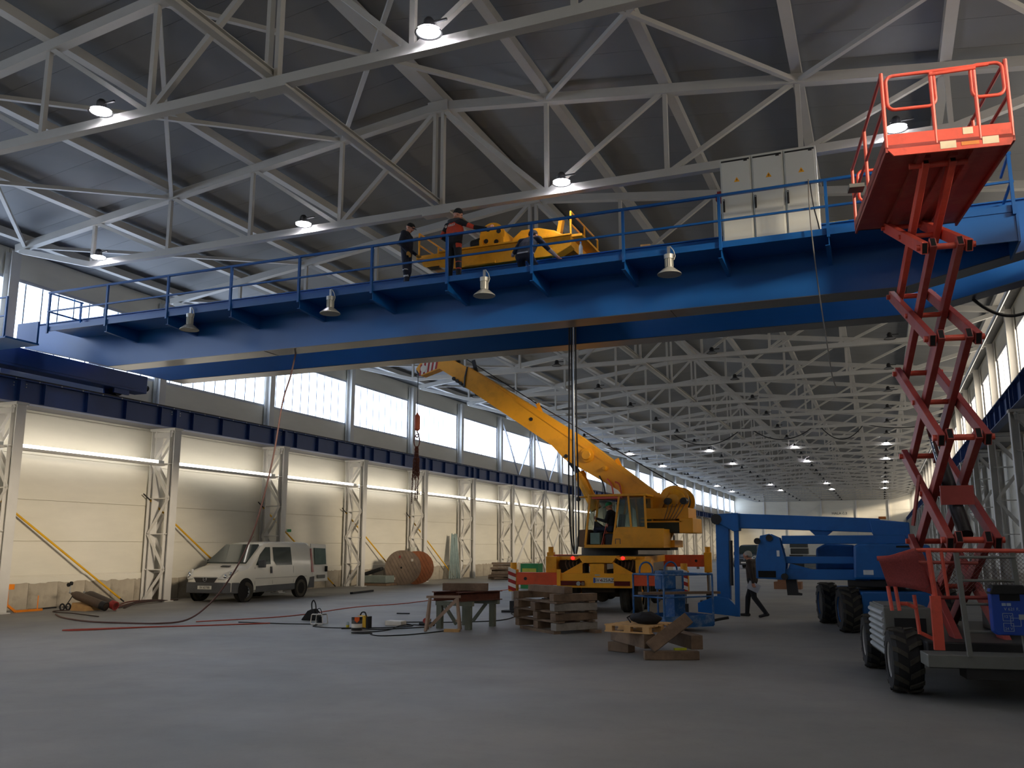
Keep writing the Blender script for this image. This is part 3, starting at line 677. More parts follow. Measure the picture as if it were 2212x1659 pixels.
for sx in (-1, 1):
    cc(MB().prism([(0.05 + sx * 0.42, 0.02, 1.06), (0.05 + sx * 0.42, 0.02, 1.32), (0.05 + sx * 0.9, 0.02, 1.06)], (0, 0.04, 0)), 'brace_plate', M_yel)
    cc(MB().bar((0.05 + sx * 0.4, 0.05, 1.34), (0.05 + sx * 0.95, 0.05, 1.04), 0.05), 'brace', M_yel)
    cc(MB().bx(0.05 + sx * 0.75 - 0.35, 0.05 + sx * 0.75 + 0.35, 0.3, 0.9, 1.06, 1.4), 'hose_bay', M_grime)
    for q in range(5): cc(MB().tube(smooth_path([(0.05 + sx * (0.5 + 0.1 * q), 0.28, 1.42), (0.05 + sx * (0.52 + 0.1 * q), 0.2, 1.3), (0.05 + sx * (0.45 + 0.1 * q), 0.26, 1.1)]), 0.015, 5), 'hydraulic_hose', M_brown)
    p = cc(MB().prism([(0.05 + sx * 0.45, 0.02, 1.49), (0.05 + sx * 0.98, 0.02, 1.49), (0.05 + sx * 0.98, 0.02, 1.44), (0.05 + sx * 0.6, 0.02, 1.4)], (0, 0.4, 0)), 'lamp_bracket', M_yel)
    cc(MB().cyl((0.05 + sx * 0.68, 0.0, 1.46), (0.05 + sx * 0.68, 0.02, 1.46), 0.05, n=16), 'red_reflector', emat('lit_red_lamp', '#ff2a22', 1.5), p)
cc(MB().bx(1.05, 1.45, 0.1, 0.8, 1.05, 1.42), 'tool_box', M_yel, bevel=0.01)
cc(MB().bx(-1.4, -1.1, 0.1, 0.8, 1.0, 1.5), 'tool_box', M_yel, bevel=0.01)
tl = cc(MB().bx(-0.95, -0.3, -0.09, -0.06, 0.74, 0.86), 'tail_lamp', M_tail)
cc(MB().cyl((-0.46, -0.13, 0.79), (-0.46, -0.09, 0.79), 0.055, n=16), 'work_lamp', M_galv, tl); cc(MB().cyl((-0.34, -0.12, 0.79), (-0.34, -0.09, 0.79), 0.05, n=16), 'work_lamp', M_brown, tl)
cc(MB().bx(0.5, 0.92, -0.09, -0.06, 0.74, 0.86), 'tail_lamp', M_tail)
pl = cc(MB().bx(-0.06, 0.48, -0.09, -0.06, 0.81, 0.95), 'number_plate', mat('plate_white', '#d9d8cf', 0.4))
cc(MB().bx(-0.055, -0.01, -0.094, -0.09, 0.815, 0.945), 'plate_blue_strip', mat('plate_blue', '#2a50a8', 0.4), pl)
t_ = text_mesh('plate_lettering', 'SV 625AZ', 0.125, M_black, MC @ Vector((0.235, -0.096, 0.88)), (PI / 2, 0, math.radians(7.0)), pl, 0.002)
cc(MB().bx(0.12, 0.16, -0.097, -0.092, 0.865, 0.895), 'plate_shield', mat('shield_red', '#b8342e', 0.5), pl)
cc(MB().bx(-0.02, 0.12, -0.064, -0.06, 1.0, 1.03), 'maker_plate', M_galv)
cc(MB().bx(-1.05, -0.95, -0.12, -0.04, 0.55, 1.16), 'beam_guide', M_yel)
# outriggers
def outrigger(sx, y, z0, z1, x0, x1, rear):
    b = cc(MB().bx(min(sx * x0, sx * x1), max(sx * x0, sx * x1), y - 0.13, y + 0.13, z0, z1), 'outrigger_beam', M_org, bevel=0.01)
    cc(MB().cyl((sx * (x1 - 0.25), y - 0.14, (z0 + z1) / 2), (sx * (x1 - 0.25), y - 0.13, (z0 + z1) / 2), 0.045, n=16), 'beam_hole', M_dark, b)
    xe = sx * (x1 + 0.12)
    p = cc(MB().bx(xe - 0.12, xe + 0.12, y - 0.12, y + 0.12, z0 - 0.18, z1 + 0.08), 'outrigger_post', M_yel, bevel=0.02)
    cc(MB().cyl((xe, y, z1 + 0.08), (xe, y, z1 + 0.26), 0.09, n=16), 'jack_top', M_yel, p, 0.6)
    cc(MB().cyl((xe, y, 0.1), (xe, y, z0 - 0.18), 0.055, n=16), 'jack_rod', M_chrome, p, 0.6)
    cc(MB().bx(xe - 0.09, xe + 0.09, y - 0.09, y + 0.09, 0.06, 0.3), 'jack_foot', M_dark, p)
    cc(MB().bx(xe - 0.28, xe + 0.28, y - 0.24, y + 0.24, 0.0, 0.06), 'foot_plate', M_dark, p)
    if rear:
        for q in range(6):
            zz0 = z0 - 0.12 + q * 0.098
            cc(MB().prism([(xe - 0.12, y - 0.128, zz0), (xe + 0.1, y - 0.128, zz0 - 0.08), (xe + 0.1, y - 0.128, zz0 + 0.02), (xe - 0.12, y - 0.128, zz0 + 0.1)], (0, 0.006, 0)), 'warning_stripe', mat('stripe_red', '#a8241c', 0.5) if q % 2 == 0 else mat('stripe_white', '#e6e0d4', 0.5), p)
for sx in (-1, 1):
    outrigger(sx, 0.12, 0.74, 1.07, 0.98, 2.2, True)
    outrigger(sx, 6.1, 1.12, 1.5, 1.2, 2.5, False)
# wheels
def crane_wheel(x, y, r=0.5, w_=0.26):
    t = cc(MB().lathe([(0.3, -w_ / 2), (r - 0.05, -w_ / 2), (r, -w_ / 2 + 0.06), (r, w_ / 2 - 0.06), (r - 0.05, w_ / 2), (0.3, w_ / 2)], (x, y, r), (1, 0, 0), n=36, caps=False), 'wheel', M_tyre, None, 0.5)
    cc(MB().lathe([(0.3, -w_ / 2 + 0.02), (0.28, w_ / 2 - 0.05), (0.1, w_ / 2 - 0.1), (0.1, w_ / 2)], (x, y, r), (1, 0, 0), n=24), 'rim', M_yel, t, 0.5)
    b = MB()
    for q in range(3):
        xx = x + (q - 1) * 0.06; b.lathe([(r + 0.004, -0.012), (r + 0.012, 0), (r + 0.004, 0.012)], (xx, y, r), (1, 0, 0), n=36, caps=False)
    cc(b, 'tread_ribs', M_tyre, t)
for y in (0.95, 2.25):
    for sx in (-1, 1):
        for o in (0.68, 1.0): crane_wheel(sx * o, y)
for y in (5.2, 7.2):
    for sx in (-1, 1): crane_wheel(sx * 1.0, y)
for y in (0.95, 2.25): cc(MB().cyl((-0.6, y, 0.5), (0.6, y, 0.5), 0.1, n=12), 'axle', M_grime); cc(MB().sph((0, y, 0.48), 0.22), 'differential', M_grime, None, 0.6)
# front driving cab of the carrier
fcab = cc(MB().prism([(-1.2, 7.3, 0.8), (-1.2, 9.3, 0.8), (-1.2, 9.3, 1.7), (-1.2, 9.0, 2.45), (-1.2, 7.3, 2.45)], (2.4, 0, 0)), 'driving_cab', mat('cab_cream', '#b9b4a6', 0.5), bevel=0.04)
cc(MB().bx(1.4, 1.44, 7.5, 7.72, 1.8, 2.15), 'mirror', M_dark, fcab); cc(MB().tube([(1.2, 7.6, 2.2), (1.42, 7.6, 2.2), (1.42, 7.6, 1.75), (1.2, 7.6, 1.75)], 0.015, 6), 'mirror_arm', M_galv, fcab)
cc(MB().bx(1.195, 1.21, 7.6, 8.5, 1.65, 2.3), 'side_glass', M_glass, fcab)
cc(MB().cyl((-0.1, 3.0, 1.515), (-0.1, 3.0, 1.74), 0.85, n=36), 'slew_ring', M_dark, None, 0.5)

# upper works, turned to the left
W = lambda mb, name, m, parent=None, smooth=None, bevel=0: mb.build(name, m, parent or tc, smooth, bevel)
W(MB().bx(-8.15, -5.6, 26.1, 27.3, 1.74, 1.95), 'slewing_platform', M_yel, bevel=0.01)
W(MB().bx(-8.3, -5.75, 26.15, 27.25, 1.66, 1.74), 'platform_skirt', M_dark)
Y0, Y1 = 25.2, 26.1
def panel(poly, y, th, name, m, parent=None): return W(MB().prism([(x, y, z) for x, z in poly], (0, th, 0)), name, m, parent)
cb = panel([(-8.07, 1.73), (-5.72, 1.73), (-5.7, 2.27), (-7.09, 2.3), (-7.23, 1.82), (-8.04, 1.82)], Y0, 0.04, 'cab_side', M_yel)
panel([(-8.07, 1.73), (-5.72, 1.73), (-5.7, 2.27), (-8.0, 2.3)], Y1 - 0.04, 0.04, 'cab_side', M_yel)
W(MB().bx(-8.05, -5.72, Y0, Y1, 1.73, 1.8), 'cab_floor', M_yel)
W(MB().bx(-6.5, -5.71, Y0 + 0.04, Y1 - 0.04, 1.8, 2.26), 'engine_cover', M_yel, bevel=0.01)
W(MB().bx(-7.9, -6.18, Y0 - 0.03, Y1 + 0.02, 3.2, 3.27), 'cab_roof', M_yel, bevel=0.015)
W(MB().bx(-7.82, -6.9, Y0 + 0.02, Y1 - 0.05, 3.14, 3.2), 'roof_lining', M_red)
for y in (Y0 + 0.03, Y1 - 0.03):
    for a, b_, nm in (((-8.04, 1.8), (-7.87, 3.2), 'front_pillar'), ((-7.21, 1.82), (-6.99, 3.2), 'door_pillar'), ((-6.22, 2.27), (-6.24, 3.2), 'rear_pillar'), ((-6.65, 2.3), (-6.72, 3.2), 'window_bar')):
        W(MB().bar((a[0], y, a[1]), (b_[0], y, b_[1]), 0.055, 0.05, (0, 1, 0)), nm, M_yel)
    W(MB().bar((-7.07, y, 2.3), (-6.22, y, 2.3), 0.04, 0.05, (0, 1, 0)), 'window_sill', M_yel)
panel([(-7.05, 2.33), (-6.68, 2.33), (-6.74, 3.17), (-6.97, 3.17)], Y0 + 0.02, 0.01, 'side_window', M_glass)
panel([(-6.63, 2.33), (-6.25, 2.33), (-6.26, 3.17), (-6.7, 3.17)], Y0 + 0.02, 0.01, 'side_window', M_glass)
panel([(-7.95, 2.33), (-6.25, 2.33), (-6.26, 3.17), (-7.88, 3.17)], Y1 - 0.03, 0.01, 'side_window', M_glass)
W(MB().prism([(-8.06, Y0 + 0.05, 2.25), (-7.9, Y0 + 0.05, 3.18), (-7.9, Y1 - 0.05, 3.18), (-8.06, Y1 - 0.05, 2.25)], (-0.01, 0, 0)), 'windscreen', M_glass)
W(MB().prism([(-8.3, Y0 + 0.03, 1.77), (-8.02, Y0 + 0.03, 1.73), (-7.98, Y0 + 0.03, 2.26), (-8.22, Y0 + 0.03, 2.25), (-8.3, Y0 + 0.03, 2.0)], (0, 0.8, 0)), 'cab_nose', M_brown, bevel=0.02)
W(MB().tube([(-7.95, Y0, 3.2), (-8.2, Y0 - 0.02, 3.2)], 0.02, 6), 'lamp_arm', M_yel); W(MB().sph((-8.22, Y0 - 0.02, 3.14), 0.07), 'cab_lamp', M_dark, None, 0.6)
W(MB().bx(-7.5, -7.08, Y0 + 0.2, Y1 - 0.2, 1.8, 2.14), 'seat', M_dark, bevel=0.03); W(MB().prism([(-7.16, Y0 + 0.22, 2.12), (-7.04, Y0 + 0.22, 2.12), (-6.96, Y0 + 0.22, 2.7), (-7.06, Y0 + 0.22, 2.7)], (0, 0.46, 0)), 'seat_back', M_dark, bevel=0.03)
W(MB().bx(-7.9, -7.62, Y0 + 0.08, Y0 + 0.4, 1.84, 2.16), 'control_box', mat('control_box_green', '#6f8d85', 0.5))
W(MB().prism([(-7.95, Y0 + 0.35, 1.8), (-7.7, Y0 + 0.35, 1.8), (-7.55, Y0 + 0.35, 2.3), (-7.85, Y0 + 0.35, 2.5)], (0, 0.3, 0)), 'dashboard', M_dark)
for q in range(4): W(MB().tube([(-7.58 + 0.02 * q, Y0 + 0.14 + 0.09 * q, 1.82), (-7.42 + 0.02 * q, Y0 + 0.14 + 0.09 * q, 2.42)], 0.012, 6), 'lever', M_red)
for a, b_ in (((-7.12, 1.84), (-7.12, 1.98)), ((-7.12, 1.98), (-6.98, 1.98)), ((-6.98, 1.98), (-6.98, 1.84))): W(MB().bar((a[0], Y0 - 0.004, a[1]), (b_[0], Y0 - 0.004, b_[1]), 0.02, 0.01, (0, 1, 0)), 'painted_mark', M_brown)
# boom
bm_ = panel([(-5.98, 2.62), (-5.9, 2.9), (-6.12, 3.3), (-8.49, 5.14), (-9.73, 5.95), (-12.39, 7.67), (-12.55, 7.02), (-11.01, 5.97), (-9.47, 4.92), (-9.04, 4.46), (-7.33, 3.45), (-6.62, 2.62)], 26.35, 0.5, 'boom', M_yel)
for dz in (0,): W(MB().bar((-6.2, 26.345, 3.24), (-12.38, 26.345, 7.63), 0.05, 0.02, (0, 1, 0)), 'boom_flange', M_yel, bm_)
i2 = panel([(-12.36, 7.6), (-12.97, 7.95), (-13.0, 7.36), (-12.5, 7.06)], 26.39, 0.42, 'inner_boom', M_yel)
W(MB().tube([(-12.52, 26.34, 7.0), (-12.5, 26.33, 7.3), (-12.42, 26.34, 7.66)], 0.03, 6), 'boom_collar', M_dark, bm_)
for q in range(4):
    x, z = -12.55 - 0.13 * q, 7.04 + 0.09 * q; W(MB().cyl((x, 26.36, z), (x, 26.84, z), 0.06, n=12), 'guide_roller', M_dark, bm_, 0.6)
hd = panel([(-12.93, 7.95), (-13.58, 8.0), (-14.21, 7.99), (-14.4, 7.76), (-14.2, 7.5), (-13.5, 7.7), (-13.0, 7.38)], 26.42, 0.36, 'boom_head', M_yel)
for q in range(9):
    x = -13.6 - 0.075 * q; zt = 7.985 if x > -14.2 else 7.9; zl = 7.74 + (x + 13.5) * 0.3
    W(MB().prism([(x, 26.412, zl), (x - 0.075, 26.412, zl - 0.02), (x - 0.02, 26.412, zt), (x + 0.05, 26.412, zt)], (0, 0.008, 0)), 'warning_stripe', MATS['stripe_red'] if q % 2 == 0 else MATS['stripe_white'], hd)
W(MB().cyl((-14.1, 26.4, 7.74), (-14.1, 26.44, 7.74), 0.12, n=18), 'head_sheave_cap', MATS['stripe_white'], hd, 0.6)
W(MB().cyl((-14.2, 26.45, 7.72), (-14.2, 26.75, 7.72), 0.2, n=24), 'head_sheave', M_dark, hd, 0.6)
for x, z, h_ in ((-12.85, 7.98, 0.18), (-12.2, 7.58, 0.35), (-9.9, 6.1, 0.22), (-7.3, 4.25, 0.18)): W(MB().bar((x, 26.6, z - 0.1), (x - 0.12, 26.6, z + h_), 0.05, 0.12), 'rope_guide', M_dark if x < -10 else M_yel, bm_)
for x, z, r_ in ((-8.3, 4.55, 0.22), (-7.72, 4.12, 0.08)):
    W(MB().lathe([(r_, 0), (r_, 0.05), (r_ * 0.7, 0.06), (r_ * 0.65, 0.12), (r_ * 0.6, 0.13)], (x, 26.35, z), (0, -1, 0), n=28), 'boss', M_yel, bm_, 0.5)
W(MB().cyl((-10.15, 26.33, 5.78), (-10.15, 26.35, 5.78), 0.06, n=16), 'inspection_hole', M_dark, bm_)
W(MB().cyl((-6.55, 26.33, 3.1), (-6.55, 26.35, 3.1), 0.12, n=20), 'pivot_hole', M_dark, bm_)
W(MB().cyl((-8.98, 26.32, 4.55), (-8.98, 26.35, 4.55), 0.06, n=14), 'cylinder_pin', M_dark, bm_)
cyl_ = W(MB().cyl((-8.1, 26.6, 2.9), (-8.62, 26.6, 3.95), 0.17, n=20), 'luffing_cylinder', M_yel, None, 0.6)
W(MB().cyl((-8.6, 26.6, 3.9), (-8.66, 26.6, 4.02), 0.2, n=20), 'cylinder_collar', M_yel, cyl_, 0.6)
W(MB().cyl((-8.64, 26.6, 3.98), (-9.02, 26.6, 4.55), 0.09, n=16), 'cylinder_rod', M_dark, cyl_, 0.6)
for q in range(3): W(MB().tube(smooth_path([(-7.9 + 0.25 * q, 26.3, 3.9 - 0.1 * q), (-7.75 + 0.25 * q, 26.25, 3.6), (-7.7 + 0.25 * q, 26.3, 3.2)]), 0.025, 6), 'hydraulic_hose', M_red if q else M_dark)
panel([(-6.75, 1.95), (-5.9, 1.95), (-5.55, 2.6), (-6.05, 3.35), (-6.35, 3.1), (-6.7, 2.7)], 26.25, 0.08, 'boom_bracket', M_yel)
panel([(-6.75, 1.95), (-5.9, 1.95), (-5.55, 2.6), (-6.05, 3.35), (-6.35, 3.1), (-6.7, 2.7)], 26.87, 0.08, 'boom_bracket', M_yel)
W(MB().bx(-6.4, -5.15, 26.0, 27.2, 2.58, 2.88), 'winch_frame', M_yel, bevel=0.01)
W(MB().bar((-6.0, 26.1, 2.85), (-5.75, 26.1, 3.35), 0.1, 0.1), 'frame_strut', M_yel)
for q in range(2): W(MB().bx(-6.55, -5.35, 25.95, 25.99, 2.46 + 0.1 * q, 2.5 + 0.1 * q), 'frame_rail', M_yel)
wn = W(MB().cyl((-5.6, 26.25, 3.1), (-5.6, 27.1, 3.1), 0.32, n=30), 'winch_drum', mat('wound_rope', '#2b2622', 0.8, var=0.3, scale=30), None, 0.6)
for y in (26.2, 27.1): W(MB().lathe([(0.44, 0), (0.44, 0.05), (0.4, 0.06)], (-5.6, y, 3.1), (0, 1, 0), n=36), 'drum_flange', M_yel, wn, 0.5)
W(MB().lathe([(0.36, 0), (0.34, 0.06), (0.2, 0.1), (0.18, 0.16)], (-5.6, 26.2, 3.1), (0, -1, 0), n=30), 'drum_hub', M_yel, wn, 0.5)
for x in (-5.72, -5.25): W(MB().cyl((x, 26.1, 3.08), (x, 25.82, 3.06), 0.1, n=16), 'winch_motor', M_dark, wn, 0.6)
for q in range(5): W(MB().tube(smooth_path([(-5.7 + 0.12 * q, 25.9, 2.98), (-5.76 + 0.1 * q, 25.88, 2.75), (-5.85 + 0.08 * q, 25.95, 2.55)]), 0.014, 5), 'winch_pipe', M_brown, wn)
W(MB().bx(-6.55, -5.4, 26.0, 27.3, 2.16, 2.48), 'counterweight', mat('counterweight_green', '#2f3526', 0.7), bevel=0.02)
W(MB().bx(-5.42, -5.02, 25.95, 27.35, 2.15, 2.58), 'counterweight_cheek', M_yel, bevel=0.02)
W(MB().tube([(-5.55, 26.6, 3.55), (-9.8, 26.6, 6.15), (-12.75, 26.6, 8.1), (-14.2, 26.6, 8.02), (-14.4, 26.6, 7.74)], 0.018, 6), 'hoist_rope', M_dark)

# hook with chain slings
hk = thing('hook_block', 'hook weight and bundle of chain slings hanging from the crane boom', 'hook', (-14.42, 26.6, 5.6))
HX, HY = -14.41, 26.6
W(MB().tube([(HX, HY, 7.72), (HX, HY, 6.12)], 0.014, 6), 'rope', M_dark, hk)
W(MB().lathe([(0.02, 0.62), (0.05, 0.55), (0.09, 0.5), (0.1, 0.46), (0.1, 0.05), (0.05, 0.0)], (HX, HY, 5.65), n=18), 'hook_weight', mat('hook_rust_red', '#b5583c', 0.6, dirt='#5a3524', dirt_amt=0.5), hk, 0.6)
W(MB().tube(smooth_path([(HX, HY, 5.66), (HX + 0.02, HY, 5.58), (HX + 0.07, HY, 5.52), (HX + 0.06, HY, 5.45), (HX, HY, 5.42), (HX - 0.06, HY, 5.46)]), 0.022, 8), 'hook', M_rust, hk, 0.8)
ring = [(HX + 0.11 * math.cos(a), HY, 5.3 + 0.22 * math.sin(a)) for a in [2 * PI * q / 24 for q in range(24)]]
W(MB().tube(ring, 0.018, 8, closed=True), 'sling_ring', M_rust, hk, 0.8)
def chain(p0, p1, nm):
    b = MB(); p0 = Vector(p0); p1 = Vector(p1); n = int((p1 - p0).length / 0.062)
    for i in range(n):
        c = p0.lerp(p1, (i + 0.5) / n); ax = Vector((1, 0, 0)) if i % 2 else Vector((0, 1, 0))
        b.tube([c + ax * 0.02 * math.cos(a) + Vector((0, 0, 1)) * 0.045 * math.sin(a) for a in [2 * PI * k / 8 for k in range(8)]], 0.009, 4, closed=True)
    o = W(b, nm, M_rust, hk); o['kind'] = 'stuff'
for q in range(9):
    x = HX - 0.12 + 0.03 * q; y = HY - 0.05 + 0.1 * (q % 2)
    chain((HX + (x - HX) * 0.4, HY, 5.1), (x, y, 4.05 + random.uniform(-0.1, 0.1)), 'chain')
for x, z in ((HX - 0.16, 3.2), (HX - 0.03, 3.3), (HX + 0.05, 3.3)): chain((x + 0.05, HY, 4.7), (x, HY, z), 'chain')
# ================================================================ red scissor lift
sl = thing('scissor_lift', 'tall red scissor lift raised to the bridge crane, on chunky tyres', 'scissor lift', (0.855, 13.72, 0))
MS = Matrix.Translation((0.855, 13.72, 0)) @ Matrix.Rotation(math.radians(8.3), 4, 'Z')
def sc(mb, name, m, parent=None, smooth=None, bevel=0): return mb.xf(MS).build(name, m, parent or sl, smooth, bevel)
M_red_shade = mat('lift_red_shaded_worn', '#9c3d37', 0.5, var=0.12, scale=3, dirt='#b0705e', dirt_amt=0.45)  # darker copy of the lift red for parts in shade, with pale scuffs
M_lgrey = mat('machine_grey', '#6d6f6b', 0.6, var=0.12, scale=3)
M_hollow_shade = mat('hollow_shade', '#0c0a0a', 0.9)  # black standing in for the shade inside tube ends, arches, slots and holes
LZ = [0.62, 1.84, 3.12, 4.41, 5.65, 6.8]
TN, TF = -1.22, 1.22
for n in range(5):
    z0, z1 = LZ[n], LZ[n + 1]; m = M_red if n > 3 else M_red_shade  # top arms take the lit red, lower arms the shaded copy
    d = Vector((0, TF - TN, z1 - z0)).normalized()
    for sx in (-1, 1):
        a = Vector((sx * 0.27, TN, z0)) - d * 0.09; b_ = Vector((sx * 0.27, TF, z1)) + d * 0.09
        o = sc(MB().bar(a, b_, 0.085, 0.16), 'outer_arm', m, bevel=0.008)
        for p, q in ((a, -1), (b_, 1)): sc(MB().bar(p + d * q * 0.002, p - d * q * 0.02, 0.06, 0.135), 'tube_end_shade', M_hollow_shade, o)  # solid black inset paints the shade of a hollow tube end
        d2 = Vector((0, TN - TF, z1 - z0)).normalized()
        a = Vector((sx * 0.165, TF, z0)) - d2 * 0.09; b_ = Vector((sx * 0.165, TN, z1)) + d2 * 0.09
        o = sc(MB().bar(a, b_, 0.085, 0.16), 'inner_arm', m, bevel=0.008)
        for p, q in ((a, -1), (b_, 1)): sc(MB().bar(p + d2 * q * 0.002, p - d2 * q * 0.02, 0.06, 0.135), 'tube_end_shade', M_hollow_shade, o)
    zc = (z0 + z1) / 2
    sc(MB().cyl((-0.34, 0, zc), (0.34, 0, zc), 0.035, n=12), 'centre_pin', M_red, None, 0.6)
for z in LZ[1:]:
    for t in (TN, TF): sc(MB().cyl((-0.36, t, z), (0.36, t, z), 0.04, n=12), 'hinge_pin', M_red, None, 0.6)
hy = sc(MB().cyl((0, -0.9, 1.9), (0, 0.1, 2.9), 0.09, n=16), 'lift_cylinder', M_dark, None, 0.6)
sc(MB().cyl((-0.02, -0.2, 2.6), (-0.02, 0.55, 3.45), 0.055, n=16), 'cylinder_rod', M_chrome, hy, 0.6)
sc(MB().bx(-0.2, 0.2, -0.65, -0.6, 2.3, 2.55), 'cross_plate', M_red_shade)
sc(MB().bar((-0.42, 0.2, 2.05), (-0.3, 0.1, 2.75), 0.04), 'safety_prop', M_red_shade)
# platform
PZ = 6.88; x0, x1, t0, t1 = -0.72, 0.82, -1.68, 1.48
sc(MB().bx(x0, x1, t0, t1, PZ, PZ + 0.05), 'platform_floor', M_red_shade)
for x in (-0.25, 0.4): sc(MB().bx(x - 0.04, x + 0.04, t0 + 0.1, t1, PZ - 0.07, PZ), 'floor_rib', M_red_shade)
for x in (-0.165, 0.165): sc(MB().bx(x - 0.05, x + 0.05, t0 + 0.3, t1, PZ - 0.05, PZ), 'slide_rail', M_red_shade)
M_red_lit = M_red  # lighter red kept for the brightly lit near end and railings
tb = sc(MB().prism([(x0 + 0.1, t0, PZ - 0.1), (x1 - 0.06, t0, PZ - 0.1), (x1, t0, PZ), (x1, t0, PZ + 0.2), (x0, t0, PZ + 0.2), (x0, t0, PZ + 0.02)], (0, 0.03, 0)), 'toe_board', M_red_lit)
sc(MB().bx(x0, x0 + 0.03, t0, t1, PZ - 0.05, PZ + 0.16), 'toe_board', M_red_shade); sc(MB().bx(x1 - 0.03, x1, t0, t1, PZ - 0.05, PZ + 0.16), 'toe_board', M_red_shade); sc(MB().bx(x0, x1, t1 - 0.03, t1, PZ, PZ + 0.16), 'toe_board', M_red_shade)
M_stick = mat('sticker_pale', '#e0cfae', 0.5)
for xa, xb, za, zb in ((-0.06, 0.13, -0.07, 0.03), (0.44, 0.63, -0.06, 0.04), (0.22, 0.34, 0.1, 0.19)): sc(MB().bx(xa, xb, t0 - 0.004, t0, PZ + za, PZ + zb), 'sticker', M_stick, tb)
sc(MB().bx(0.19, 0.4, t0 - 0.004, t0, PZ - 0.05, PZ + 0.0), 'sticker', mat('sticker_amber', '#e0883c', 0.5), tb)
RT = 1.08
def post(x, t, h=RT, r=0.026): sc(MB().tube([(x, t, PZ + 0.02), (x, t, PZ + h)], r, 8), 'rail_post', M_red_lit)
for x in (x0 + 0.02, x1 - 0.02):
    for t in (t0 + 0.02, 0.0, t1 - 0.02): post(x, t)
    for z in (RT - 0.02, 0.58): sc(MB().tube([(x, t0 + 0.02, PZ + z), (x, t1 - 0.02, PZ + z)], 0.024, 8), 'side_rail', M_red_shade)
for x in (-0.1, 0.42): post(x, t0 + 0.02, 1.0)
def loop(xa, xb, z0, z1, t, r=0.023):
    c = 0.09; pts = []
    for cx, cz, a0 in ((xb - c, z1 - c, 0), (xa + c, z1 - c, PI / 2), (xa + c, z0 + c, PI), (xb - c, z0 + c, 1.5 * PI)):
        pts += [(cx + c * math.cos(a0 + q * PI / 8), t, cz + c * math.sin(a0 + q * PI / 8)) for q in range(5)]
    sc(MB().tube(pts, r, 8, closed=True), 'rail_loop', M_red_lit, None, 0.8)
loop(x0 + 0.07, -0.06, PZ + 0.55, PZ + 1.03, t0 + 0.02); loop(0.38, x1 - 0.06, PZ + 0.6, PZ + 1.05, t0 + 0.02)
sc(MB().tube([(x0 + 0.15, t0 + 0.02, PZ + 1.03), (0.6, t0 + 0.02, PZ + 1.04)], 0.024, 8), 'end_rail', M_red_lit)
sc(MB().tube([(-0.12, t0 - 0.0, PZ + 0.98), (0.44, t0, PZ + 1.0)], 0.024, 8), 'gate_bar', M_red_lit)
loop(x0 + 0.1, 0.0, PZ + 0.5, PZ + 1.03, t1 - 0.02); loop(0.1, x1 - 0.06, PZ + 0.5, PZ + 1.03, t1 - 0.02)
sc(MB().bx(x0 - 0.2, x0 + 0.02, 0.3, 0.55, PZ + 0.3, PZ + 0.36), 'control_shelf', M_lgrey)
sc(MB().tube([(0.6, -0.2, PZ + 0.1), (0.6, -0.2, PZ + 0.75)], 0.03, 8), 'inner_post', M_red_lit)
# chassis
sc(MB().bx(-0.72, 0.72, -1.75, 1.6, 0.36, 0.66), 'chassis', M_dark, bevel=0.02)
sc(MB().bx(-0.8, 1.1, -2.2, -1.75, 0.42, 0.56), 'front_step', M_lgrey, bevel=0.01)
sc(MB().bx(-0.4, 0.95, -2.15, -1.8, 0.3, 0.42), 'step_skirt', M_dark)
eb = sc(MB().bx(-1.02, -0.45, -0.72, 0.6, 0.36, 0.98), 'engine_box', M_lgrey, bevel=0.015)
for q in range(7): sc(MB().cyl((-1.02, -0.7, 0.42 + 0.08 * q), (-1.02, 0.55, 0.42 + 0.08 * q), 0.03, n=10), 'louvre_slat', mat('louvre_pale', '#b7bcbf', 0.5, 0.2), eb, 0.6)
sc(MB().bx(-0.9, -0.52, -0.735, -0.72, 0.5, 0.85), 'service_hatch', M_black, eb)
sc(MB().bx(-1.0, -0.5, -0.6, 0.4, 0.98, 1.0), 'box_lid', M_lgrey, eb)
sc(MB().bx(0.45, 1.02, -0.72, 0.6, 0.36, 0.98), 'engine_box', M_lgrey, bevel=0.015)
